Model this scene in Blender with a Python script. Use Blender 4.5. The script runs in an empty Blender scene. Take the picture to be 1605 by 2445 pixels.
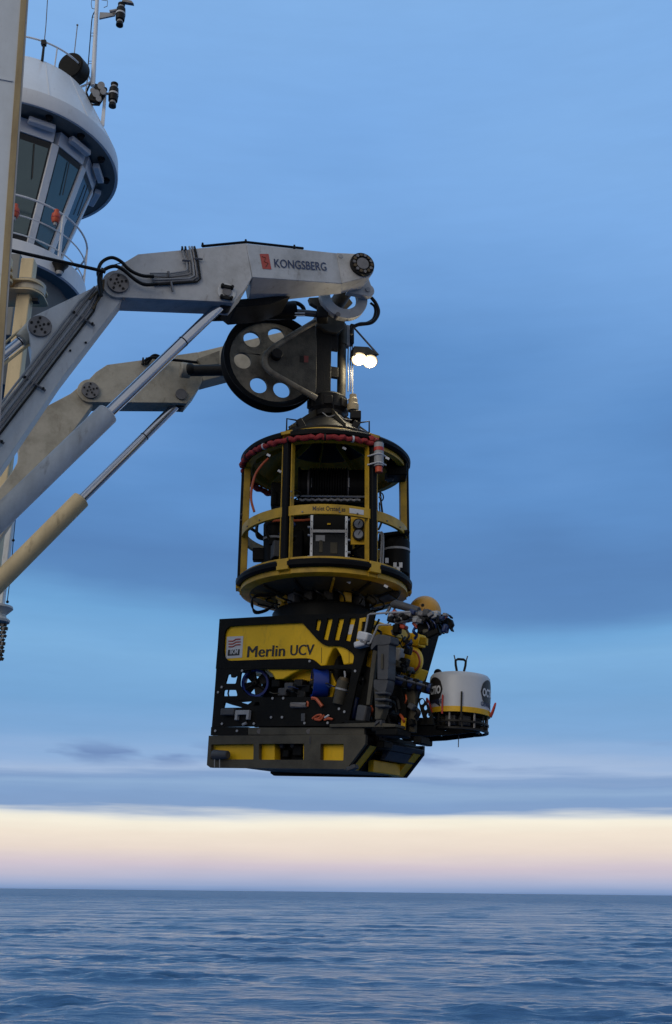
import bpy, math, random
import numpy as np
from mathutils import Vector, Matrix
from mathutils.geometry import tessellate_polygon
random.seed(7); rng = np.random.default_rng(7)
R = math.radians
scene = bpy.context.scene
COL = scene.collection

# ------------------------------------------------------------------ camera
FPX, CX, CY = 2550.0, 802.5, 1222.5          # focal length and centre in photograph pixels (1605 x 2445)
PITCH, ROLL = R(19.56), 0.0106
CAM = Vector((0, 0, 9.0))
cam_d = bpy.data.cameras.new('camera'); cam = bpy.data.objects.new('camera', cam_d); COL.objects.link(cam)
cam_d.sensor_fit = 'VERTICAL'; cam_d.sensor_height = 36; cam_d.sensor_width = 36 * 1605 / 2445
cam_d.lens = 36 * FPX / 2445; cam_d.clip_start = 0.1; cam_d.clip_end = 60000
CROT = Matrix.Rotation(math.pi / 2 + PITCH, 3, 'X') @ Matrix.Rotation(ROLL, 3, 'Z')
cam.matrix_world = Matrix.Translation(CAM) @ CROT.to_4x4()
scene.camera = cam

# ------------------------------------------------------------------ world: dusk sky with layered cloud
def srgb(r, g, b):
    f = lambda c: (c / 255 / 12.92) if c / 255 <= .04045 else ((c / 255 + .055) / 1.055) ** 2.4
    return (f(r), f(g), f(b), 1)
world = bpy.data.worlds.new('World'); scene.world = world; world.use_nodes = True
NT = world.node_tree; NT.nodes.clear()
def wn(t, **k):
    n = NT.nodes.new(t)
    for a, b in k.items(): setattr(n, a, b)
    return n
def wmath(op, a, b=None, c=None):
    n = wn('ShaderNodeMath', operation=op)
    for i, v in enumerate((a, b, c)):
        if v is None: continue
        if isinstance(v, (int, float)): n.inputs[i].default_value = v
        else: NT.links.new(v, n.inputs[i])
    return n.outputs[0]
tc = wn('ShaderNodeTexCoord'); sep = wn('ShaderNodeSeparateXYZ'); NT.links.new(tc.outputs['Generated'], sep.inputs[0])
elev = wmath('MULTIPLY', wmath('ARCSINE', sep.outputs['Z']), 180 / math.pi)      # degrees above the horizon
def wnoise(sx, sy, sz, scale, detail, rough=.55, loc=(0, 0, 0)):
    m = wn('ShaderNodeMapping'); m.inputs['Location'].default_value = loc; m.inputs['Scale'].default_value = (sx, sy, sz); NT.links.new(tc.outputs['Generated'], m.inputs[0])
    n = wn('ShaderNodeTexNoise'); n.inputs['Scale'].default_value = scale; n.inputs['Detail'].default_value = detail
    n.inputs['Roughness'].default_value = rough; NT.links.new(m.outputs[0], n.inputs['Vector'])
    return n.outputs['Fac']
SKYLOC = (22.2, 11.4, 4.98)
n_soft = wnoise(1, 1, 3.0, 1.9, 5, .43, SKYLOC)         # broad soft cloud bellies
n_str = wnoise(1, 1, 16, 3.2, 5, .55)         # long low streaks
n_fine = wnoise(1, 1, 7, 14, 5, .6)
cmb = wn('ShaderNodeMapRange'); cmb.inputs['From Min'].default_value = 5; cmb.inputs['From Max'].default_value = 22
NT.links.new(elev, cmb.inputs['Value'])
off_low = wmath('MULTIPLY', wmath('SUBTRACT', n_str, .5), 2.6)
off_high = wmath('MULTIPLY', wmath('SUBTRACT', n_soft, .5), 30)
mixo = wn('ShaderNodeMix'); NT.links.new(cmb.outputs[0], mixo.inputs['Factor']); NT.links.new(off_low, mixo.inputs['A']); NT.links.new(off_high, mixo.inputs['B'])
# near the horizon the edge of the cloud deck stays nearly level
damp = wn('ShaderNodeMapRange'); damp.inputs['From Min'].default_value = 1.5; damp.inputs['From Max'].default_value = 6.5
damp.inputs['To Min'].default_value = .22; NT.links.new(elev, damp.inputs['Value'])
e2 = wmath('ADD', elev, wmath('MULTIPLY', mixo.outputs['Result'], damp.outputs[0]))
fac = wmath('DIVIDE', wmath('MAXIMUM', e2, 0), 90)
ramp = wn('ShaderNodeValToRGB'); NT.links.new(wmath('POWER', fac, .5), ramp.inputs['Fac'])
SKY = [(0, (118, 147, 193)), (.15, (136, 161, 204)), (.5, (170, 180, 212)), (1.2, (210, 199, 212)), (2.0, (234, 219, 209)),
       (2.8, (243, 230, 214)), (3.4, (249, 243, 226)), (3.66, (222, 226, 227)), (3.98, (120, 156, 204)), (4.4, (118, 156, 205)), (5.0, (134, 170, 213)),
       (5.35, (116, 153, 203)), (5.8, (156, 183, 222)), (6.5, (138, 174, 220)), (7.8, (115, 164, 216)), (10, (105, 161, 214)), (13, (113, 171, 222)),
       (15.2, (98, 161, 216)), (17.3, (77, 131, 191)), (20, (73, 125, 186)), (23.5, (81, 138, 202)), (29, (99, 154, 217)), (37, (115, 169, 231)), (46, (123, 175, 233)),
       (65, (128, 178, 232)), (90, (128, 176, 228))]
els = ramp.color_ramp.elements
while len(els) > 1: els.remove(els[-1])
for i, (d, c) in enumerate(SKY):
    e = els[0] if i == 0 else els.new((d / 90) ** .5)
    e.position = (d / 90) ** .5; e.color = srgb(*c)
# small dark scud just above the band, and slight overall mottling
scud_n = wnoise(1, 1, 4.5, 9, 4, .5, (1.3, 4.1, 0))
sc = wn('ShaderNodeMapRange'); sc.inputs['From Min'].default_value = .55; sc.inputs['From Max'].default_value = .66; NT.links.new(scud_n, sc.inputs['Value'])
bell = wmath('SUBTRACT', 1, wmath('MINIMUM', wmath('ABSOLUTE', wmath('DIVIDE', wmath('SUBTRACT', elev, 6.6), .8)), 1))
scf = wmath('MULTIPLY', wmath('MULTIPLY', sc.outputs[0], bell), .75)
mixs = wn('ShaderNodeMix', data_type='RGBA'); NT.links.new(scf, mixs.inputs['Factor']); NT.links.new(ramp.outputs[0], mixs.inputs['A']); mixs.inputs['B'].default_value = srgb(88, 122, 180)
mot = wmath('ADD', wmath('MULTIPLY', wmath('SUBTRACT', n_fine, .5), .10), 1)
# the half of the sky behind the photographer is greyer, warmer cloud (seen mirrored in the wheelhouse panes)
back = wn('ShaderNodeMapRange', interpolation_type='SMOOTHSTEP'); back.inputs['From Min'].default_value = .25; back.inputs['From Max'].default_value = -.7
NT.links.new(sep.outputs['Y'], back.inputs['Value']); back.inputs['To Max'].default_value = .8
mixb = wn('ShaderNodeMix', data_type='RGBA'); NT.links.new(back.outputs[0], mixb.inputs['Factor']); NT.links.new(mixs.outputs['Result'], mixb.inputs['A']); mixb.inputs['B'].default_value = srgb(176, 172, 168)
hsv = wn('ShaderNodeHueSaturation'); NT.links.new(mixb.outputs['Result'], hsv.inputs['Color']); NT.links.new(mot, hsv.inputs['Value']); hsv.inputs['Saturation'].default_value = .95
# below the horizon: same as the horizon haze (hidden by the sea)
bg = wn('ShaderNodeBackground'); NT.links.new(hsv.outputs[0], bg.inputs['Color']); bg.inputs['Strength'].default_value = 0.95
nish = wn('ShaderNodeTexSky', sky_type='NISHITA'); nish.sun_disc = False; nish.sun_elevation = R(2); nish.sun_rotation = R(200)
bg2 = wn('ShaderNodeBackground'); NT.links.new(nish.outputs[0], bg2.inputs['Color']); bg2.inputs['Strength'].default_value = 0.012
add = wn('ShaderNodeAddShader'); out = wn('ShaderNodeOutputWorld')
NT.links.new(bg.outputs[0], add.inputs[0]); NT.links.new(bg2.outputs[0], add.inputs[1]); NT.links.new(add.outputs[0], out.inputs['Surface'])

# ------------------------------------------------------------------ sun: a weak, wide, veiled dusk sun behind the photographer
sun_d = bpy.data.lights.new('sun', 'SUN'); sun = bpy.data.objects.new('sun', sun_d); COL.objects.link(sun)
sun_d.energy = 0.8; sun_d.angle = R(40); sun_d.color = (1, .93, .80)
SUNDIR = Vector((-.55, -.75, .42)).normalized()        # towards the sun
sun.rotation_euler = SUNDIR.to_track_quat('Z', 'Y').to_euler(); sun.location = (0, -5, 40)

vs = scene.view_settings; vs.view_transform = 'Standard'; vs.look = 'None'; vs.exposure = 0; vs.gamma = 1; vs.use_curve_mapping = False
scene.cycles.use_denoising = True; scene.cycles.max_bounces = 6; scene.cycles.caustics_reflective = False; scene.cycles.caustics_refractive = False
scene.cycles.sample_clamp_indirect = 4

# ------------------------------------------------------------------ from photograph to place
def ray(u, v): return CROT @ Vector(((u - CX) / FPX, (CY - v) / FPX, -1))
def at(u, v, Y):
    d = ray(u, v); return CAM + d * (Y / d.y)
def hit(u, v, p, n):
    d = ray(u, v); return CAM + d * ((Vector(p) - CAM).dot(n) / d.dot(n))

# ------------------------------------------------------------------ materials
MATS = {}
def mat(name, col, rough=.5, metal=0.0, dirt=.35, dcol=None, scale=3.0, bump=0.0, streak=False, spec=.5, emit=None, bscale=60, rust=0.0):
    m = bpy.data.materials.new(name); m.use_nodes = True; t = m.node_tree; N = t.nodes; L = t.links
    b = N['Principled BSDF']; b.inputs['Roughness'].default_value = rough; b.inputs['Metallic'].default_value = metal
    b.inputs['Specular IOR Level'].default_value = spec
    c = Vector(col); d = Vector(dcol) if dcol else c * .45
    co = N.new('ShaderNodeTexCoord'); mp = N.new('ShaderNodeMapping'); L.new(co.outputs['Object'], mp.inputs[0])
    mp.inputs['Scale'].default_value = (1, 1, .22) if streak else (1, 1, 1)
    n1 = N.new('ShaderNodeTexNoise'); n1.inputs['Scale'].default_value = scale; n1.inputs['Detail'].default_value = 7; n1.inputs['Roughness'].default_value = .62
    L.new(mp.outputs[0], n1.inputs['Vector'])
    n2 = N.new('ShaderNodeTexNoise'); n2.inputs['Scale'].default_value = scale * 9; n2.inputs['Detail'].default_value = 4; L.new(co.outputs['Object'], n2.inputs['Vector'])
    r = N.new('ShaderNodeMapRange'); r.inputs['From Min'].default_value = .42; r.inputs['From Max'].default_value = .72; L.new(n1.outputs['Fac'], r.inputs['Value']); r.inputs['To Max'].default_value = dirt
    mu = N.new('ShaderNodeMath'); mu.operation = 'MULTIPLY_ADD'; L.new(n2.outputs['Fac'], mu.inputs[0]); mu.inputs[1].default_value = dirt * .5; L.new(r.outputs[0], mu.inputs[2])
    su = N.new('ShaderNodeMath'); su.operation = 'SUBTRACT'; su.use_clamp = True; L.new(mu.outputs[0], su.inputs[0]); su.inputs[1].default_value = dirt * .2
    mx = N.new('ShaderNodeMix'); mx.data_type = 'RGBA'; L.new(su.outputs[0], mx.inputs['Factor'])
    mx.inputs['A'].default_value = (*c, 1); mx.inputs['B'].default_value = (*d, 1); colout = mx.outputs['Result']
    if rust:
        n4 = N.new('ShaderNodeTexNoise'); n4.inputs['Scale'].default_value = 7; n4.inputs['Detail'].default_value = 6; n4.inputs['Roughness'].default_value = .7
        mp4 = N.new('ShaderNodeMapping'); mp4.inputs['Scale'].default_value = (1, 1, .35); L.new(co.outputs['Object'], mp4.inputs[0]); L.new(mp4.outputs[0], n4.inputs['Vector'])
        r4 = N.new('ShaderNodeMapRange'); r4.inputs['From Min'].default_value = .59; r4.inputs['From Max'].default_value = .74; r4.inputs['To Max'].default_value = rust; L.new(n4.outputs['Fac'], r4.inputs['Value'])
        m4 = N.new('ShaderNodeMix'); m4.data_type = 'RGBA'; L.new(r4.outputs[0], m4.inputs['Factor']); L.new(colout, m4.inputs['A']); m4.inputs['B'].default_value = (.13, .075, .035, 1); colout = m4.outputs['Result']
    L.new(colout, b.inputs['Base Color'])
    rr = N.new('ShaderNodeMath'); rr.operation = 'MULTIPLY_ADD'; L.new(n1.outputs['Fac'], rr.inputs[0]); rr.inputs[1].default_value = .3; rr.inputs[2].default_value = max(rough - .15, .02)
    L.new(rr.outputs[0], b.inputs['Roughness'])
    if bump:
        bp = N.new('ShaderNodeBump'); bp.inputs['Strength'].default_value = bump; bp.inputs['Distance'].default_value = .01
        n3 = N.new('ShaderNodeTexNoise'); n3.inputs['Scale'].default_value = bscale; n3.inputs['Detail'].default_value = 3; L.new(co.outputs['Object'], n3.inputs['Vector'])
        L.new(n3.outputs['Fac'], bp.inputs['Height']); L.new(bp.outputs[0], b.inputs['Normal'])
    if emit:
        b.inputs['Emission Color'].default_value = (*emit[0], 1); b.inputs['Emission Strength'].default_value = emit[1]
    MATS[name] = m; return m
mat('white_paint', (.72, .72, .70), .5, dirt=.5, dcol=(.30, .29, .26), scale=2.2, bump=.12, streak=True, rust=.6)
mat('grey_white_paint', (.58, .57, .55), .55, dirt=.55, dcol=(.24, .23, .20), scale=2.6, bump=.15, rust=.6)
mat('warmlit_cream_paint', (.72, .55, .30), .55, dirt=.45, dcol=(.33, .26, .15), scale=2.4, bump=.12, streak=True, rust=.6)  # warm deck light put into the cream colour
mat('warmlit_cream_grey_paint', (.52, .46, .35), .6, dirt=.7, dcol=(.20, .165, .11), scale=2.6, bump=.25, rust=.6)  # far arm and boom: warm deck light put into the colour
mat('column_paint', (.66, .70, .73), .45, dirt=.4, dcol=(.33, .33, .30), scale=1.4, streak=True, rust=0.3)
mat('brown_stain', (.40, .30, .15), .7, dirt=.6, dcol=(.16, .10, .05), scale=5, streak=True)
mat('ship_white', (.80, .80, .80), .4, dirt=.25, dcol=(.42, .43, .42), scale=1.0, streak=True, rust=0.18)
mat('ship_shade_grey', (.19, .19, .175), .6, dirt=.3, scale=1.2)  # shade of undersides and deckhouse side put into the grey
mat('cabinet_glass', (.010, .012, .014), .3, dirt=.2, spec=.25)
mat('glass', (.10, .14, .155), .17, .7, dirt=.3, dcol=(.08, .11, .12), scale=1.2)
mat('window_gasket', (.012, .012, .013), .5, dirt=.2)
mat('steel', (.20, .19, .19), .45, .5, dirt=.5, dcol=(.07, .06, .05), scale=6, bump=.2)
mat('bright_steel', (.55, .56, .58), .32, .85, dirt=.35, dcol=(.25, .24, .22), scale=6)
mat('chrome', (.55, .57, .62), .2, 1.0, dirt=.2, dcol=(.3, .3, .32), scale=1.5)
mat('dark_rod', (.10, .10, .105), .3, .7, dirt=.4, scale=5)
mat('dark_steel', (.014, .0135, .013), .5, .2, dirt=.5, dcol=(.04, .034, .026), scale=4, bump=.25, spec=.2)
mat('head_steel', (.10, .09, .068), .55, .2, dirt=.7, dcol=(.016, .014, .012), scale=5, bump=.35, spec=.3)
mat('sheave_paint', (.30, .255, .18), .6, .1, dirt=.8, dcol=(.03, .025, .018), scale=5, bump=.4)
mat('rubber', (.006, .006, .0065), .5, dirt=.3, dcol=(.012, .012, .012), scale=8, bump=.2, spec=.10)
mat('black_hose', (.005, .005, .0055), .4, dirt=.2, spec=.2)
mat('black_plastic', (.005, .005, .0048), .5, dirt=.5, dcol=(.012, .011, .009), scale=4, bump=.15, spec=.10)
mat('black_panel', (.005, .0048, .0042), .55, dirt=.7, dcol=(.016, .0145, .011), scale=3.2, bump=.2, spec=.09)
mat('yellow_paint', (.74, .42, .010), .45, spec=.3, dirt=.4, dcol=(.27, .16, .02), scale=3.5, bump=.12, rust=0.4)
mat('cage_yellow', (.60, .35, .012), .5, dirt=.6, dcol=(.16, .095, .015), scale=4, bump=.15)
mat('foam_yellow', (.90, .53, .008), .5, spec=.3, dirt=.22, dcol=(.36, .21, .02), scale=3, bump=.08, rust=0.35)
mat('float_orange', (.62, .31, .03), .45, dirt=.3, dcol=(.42, .20, .02), scale=5, bump=.1)
mat('blue_paint', (.006, .035, .26), .35, dirt=.35, scale=6)
mat('blue_dark', (.008, .022, .09), .35, dirt=.4, scale=6)
mat('red_fabric', (.34, .022, .02), .7, dirt=.5, dcol=(.16, .012, .012), scale=9, bump=.5)
mat('red_paint', (.50, .045, .03), .5, dirt=.3)
mat('orange_hose', (.52, .10, .03), .45, dirt=.3)
mat('orange_buoy', (.62, .09, .03), .5, dirt=.25)
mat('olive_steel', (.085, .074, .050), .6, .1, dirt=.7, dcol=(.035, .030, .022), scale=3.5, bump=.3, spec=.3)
mat('grey_plastic', (.075, .075, .078), .5, dirt=.5, dcol=(.03, .03, .03), scale=5, bump=.15, spec=.3)
mat('light_grey', (.34, .34, .34), .5, dirt=.4, scale=6)
mat('label_white', (.62, .62, .62), .5, dirt=.3, scale=8)
mat('drum_white', (.50, .52, .55), .4, dirt=.25, dcol=(.45, .45, .45), scale=2, bump=.04, rust=0.15)
mat('navy_print', (.03, .045, .11), .5, dirt=.1)
mat('black_print', (.014, .011, .010), .5, dirt=.1)
mat('logo_red', (.52, .07, .035), .5, dirt=.2)
mat('logo_red_dull', (.22, .035, .025), .6, dirt=.4)
mat('gauge_face', (.30, .32, .35), .3, dirt=.2)
mat('bronze', (.12, .085, .045), .5, .5, dirt=.5)
mat('lamp_edge', (.9, .85, .7), .4, dirt=0, emit=((1, .80, .46), 6.0))
mat('lamp_rim', (.9, .8, .6), .4, dirt=0, emit=((1, .70, .34), 1.5))
mat('lamp_outer', (.8, .7, .5), .4, dirt=0, emit=((1, .66, .34), .55))
mat('lamp_glow', (.9, .9, .85), .4, dirt=0, emit=((1, .86, .58), 110))

# ------------------------------------------------------------------ mesh builder
def frame(o, x, y, z):
    return Matrix(((x.x, y.x, z.x, o.x), (x.y, y.y, z.y, o.y), (x.z, y.z, z.z, o.z), (0, 0, 0, 1)))
I4 = Matrix.Identity(4)
def axis_frame(p0, p1):
    z = (Vector(p1) - Vector(p0)).normalized(); a = Vector((0, 0, 1)) if abs(z.z) < .95 else Vector((1, 0, 0))
    x = a.cross(z).normalized(); y = z.cross(x)
    return frame(Vector(p0), x, y, z)
def smooth_path(pts, k=5):
    P = [Vector(p) for p in pts]
    if len(P) < 3: return P
    Q = [P[0] * 2 - P[1]] + P + [P[-1] * 2 - P[-2]]; o = []
    for i in range(1, len(Q) - 2):
        a, b, c, d = Q[i - 1:i + 3]
        for j in range(k):
            t = j / k
            o.append(.5 * ((2 * b) + (c - a) * t + (2 * a - 5 * b + 4 * c - d) * t * t + (3 * b - a - 3 * c + d) * t ** 3))
    return o + [P[-1]]
def rounded(poly, r, seg=4):
    out = []; n = len(poly)
    for i in range(n):
        p = Vector(poly[i][:2]); a = Vector(poly[i - 1][:2]); b = Vector(poly[(i + 1) % n][:2])
        rr = r if not (len(poly[i]) > 2) else poly[i][2]
        da = (a - p); db = (b - p); k = min(rr, da.length * .48, db.length * .48)
        if k < 1e-6: out.append(tuple(p)); continue
        s = p + da.normalized() * k; e = p + db.normalized() * k
        for j in range(seg + 1):
            t = j / seg; q = s * (1 - t) ** 2 + p * 2 * t * (1 - t) + e * t * t; out.append(tuple(q))
    return out
def circle2(cx, cy, r, n=24, ry=None, a0=0): return [(cx + r * math.cos(a0 + 2 * math.pi * i / n), cy + (ry or r) * math.sin(a0 + 2 * math.pi * i / n)) for i in range(n)]
class MB:
    def __init__(s, T=None): s.v = []; s.f = []; s.T = T or I4
    def add(s, vs, fs, T=None):
        M = s.T @ T if T else s.T; k = len(s.v)
        s.v += [M @ Vector(v) for v in vs]; s.f += [tuple(i + k for i in f) for f in fs]; return s
    def box(s, c, size, T=None, rot=None):
        x, y, z = (q / 2 for q in size); M = Matrix.Translation(Vector(c)) @ (rot.to_4x4() if rot else I4); M = (T @ M) if T else M
        return s.add([(a * x, b * y, d * z) for a in (-1, 1) for b in (-1, 1) for d in (-1, 1)],
                     [(0, 1, 3, 2), (4, 6, 7, 5), (0, 4, 5, 1), (2, 3, 7, 6), (0, 2, 6, 4), (1, 5, 7, 3)], M)
    def hexa(s, a, b):                       # two quads (lists of 4 points) joined
        return s.add(list(a) + list(b), [(0, 1, 2, 3), (7, 6, 5, 4), (0, 4, 5, 1), (1, 5, 6, 2), (2, 6, 7, 3), (3, 7, 4, 0)])
    def prism(s, poly, h, holes=(), T=None):   # polygon in local xy, extruded 0..h along z
        loops = [[Vector((p[0], p[1], 0)) for p in l] for l in [poly, *holes]]
        tri = tessellate_polygon(loops); flat = [p for l in loops for p in l]; n = len(flat)
        vs = flat + [p + Vector((0, 0, h)) for p in flat]; fs = [tuple(t) for t in tri] + [tuple(i + n for i in reversed(t)) for t in tri]; k = 0
        for l in loops:
            m = len(l); fs += [(k + i, k + (i + 1) % m, k + (i + 1) % m + n, k + i + n) for i in range(m)]; k += m
        return s.add(vs, fs, T)
    def cyl(s, p0, p1, r0, r1=None, seg=20, caps=True):
        r1 = r0 if r1 is None else r1; M = axis_frame(p0, p1); h = (Vector(p1) - Vector(p0)).length; vs = []
        for z, r in ((0, r0), (h, r1)): vs += [(r * math.cos(2 * math.pi * i / seg), r * math.sin(2 * math.pi * i / seg), z) for i in range(seg)]
        fs = [(i, (i + 1) % seg, (i + 1) % seg + seg, i + seg) for i in range(seg)]
        if caps: fs += [tuple(range(seg))[::-1], tuple(range(seg, 2 * seg))]
        return s.add(vs, fs, M)
    def lathe(s, prof, T=None, seg=48, a0=0, a1=2 * math.pi, closed=False):   # (r, z) profile round local z
        full = abs(a1 - a0 - 2 * math.pi) < 1e-6; na = seg if full else seg + 1; m = len(prof)
        vs = [(r * math.sin(a0 + (a1 - a0) * i / seg), -r * math.cos(a0 + (a1 - a0) * i / seg), z) for i in range(na) for r, z in prof]
        fs = []
        for i in range(seg):
            j = (i + 1) % na
            for k in range(m if closed else m - 1):
                q = (k + 1) % m; fs.append((i * m + k, j * m + k, j * m + q, i * m + q))
        if not full and closed: fs += [tuple(range(m))[::-1], tuple(range((na - 1) * m, na * m))]
        return s.add(vs, fs, T)
    def tube(s, pts, r, seg=8, smooth=False, closed=False, k=5):
        P = smooth_path(pts, k) if smooth else [Vector(p) for p in pts]; n = len(P); vs = []; prev = None
        for i, p in enumerate(P):
            if closed: t = P[(i + 1) % n] - P[i - 1]
            else: t = P[min(i + 1, n - 1)] - P[max(i - 1, 0)]
            t.normalize()
            if prev is None:
                a = Vector((0, 0, 1)) if abs(t.z) < .9 else Vector((1, 0, 0)); x = a.cross(t).normalized()
            else: x = (prev - t * prev.dot(t)).normalized()
            prev = x; y = t.cross(x); rr = r[i] if isinstance(r, list) else r
            vs += [p + x * rr * math.cos(2 * math.pi * j / seg) + y * rr * math.sin(2 * math.pi * j / seg) for j in range(seg)]
        fs = [((i * seg + j), (i * seg + (j + 1) % seg), ((i + 1) % n * seg + (j + 1) % seg), ((i + 1) % n * seg + j)) for i in range(n if closed else n - 1) for j in range(seg)]
        if not closed: fs += [tuple(range(seg))[::-1], tuple(range((n - 1) * seg, n * seg))]
        return s.add(vs, fs)
    def ball(s, c, r, seg=24, rings=12, T=None, sz=1.0):
        return s.lathe([(r * math.sin(math.pi * i / rings) + 1e-5, -r * math.cos(math.pi * i / rings) * sz) for i in range(rings + 1)], (T or I4) @ Matrix.Translation(Vector(c)), seg)
    def build(s, name, material, parent=None, bev=0, label=None, sharp=35):
        me = bpy.data.meshes.new(name); W = parent['_w'] if False else None
        M = WORLD.get(parent.name, I4).inverted() if parent else I4
        me.from_pydata([M @ v for v in s.v], [], s.f); me.materials.append(MATS[material])
        import bmesh
        bm = bmesh.new(); bm.from_mesh(me); bmesh.ops.recalc_face_normals(bm, faces=bm.faces); bm.to_mesh(me); bm.free()
        me.polygons.foreach_set('use_smooth', [True] * len(me.polygons)); me.set_sharp_from_angle(angle=R(sharp))
        o = bpy.data.objects.new(name, me); COL.objects.link(o)
        if parent: o.parent = parent; WORLD[o.name] = WORLD.get(parent.name, I4)
        if bev:
            b = o.modifiers.new('bevel', 'BEVEL'); b.width = bev; b.segments = 2; b.limit_method = 'ANGLE'; b.angle_limit = R(40)
        if label: o['label'] = label
        return o
WORLD = {}
def thing(name, label, cat, M, group=None):
    if isinstance(M, (Vector, tuple)): M = Matrix.Translation(Vector(M))
    o = bpy.data.objects.new(name, None); COL.objects.link(o); o.matrix_world = M; o.empty_display_size = .2
    WORLD[o.name] = M.copy(); o['label'] = label; o['category'] = cat; o['kind'] = 'thing'
    if group: o['group'] = group
    return o
def text2d(s, size, bold=0.0, shear=0.0):
    c = bpy.data.curves.new('t', 'FONT'); c.body = s; c.size = size; c.offset = bold; c.shear = shear; c.resolution_u = 3
    o = bpy.data.objects.new('t', c); me = bpy.data.meshes.new_from_object(o)
    v = [tuple(p.co) for p in me.vertices]; f = [tuple(p.vertices) for p in me.polygons]
    bpy.data.objects.remove(o); bpy.data.curves.remove(c); bpy.data.meshes.remove(me)
    return v, f
def lettering(s, p0, p1, up, height, material, parent, out, bold=0.0, name='lettering', proud=.004, double=0.0):
    """text whose baseline runs from p0 to p1, cap height given, standing proud of the face along out"""
    v, f = text2d(s, 1.0, bold); w = max(p[0] for p in v); h = max(p[1] for p in v); x = (p1 - p0); o = p0 + out * proud
    b = MB(); sx = x.normalized() * height * double
    for k in range(3 if double else 1): b.add([o + x * (p[0] / w) + sx * k + out * .0006 * k + up * (p[1] / h * height) for p in v], f)
    return b.build(name, material, parent)

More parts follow.
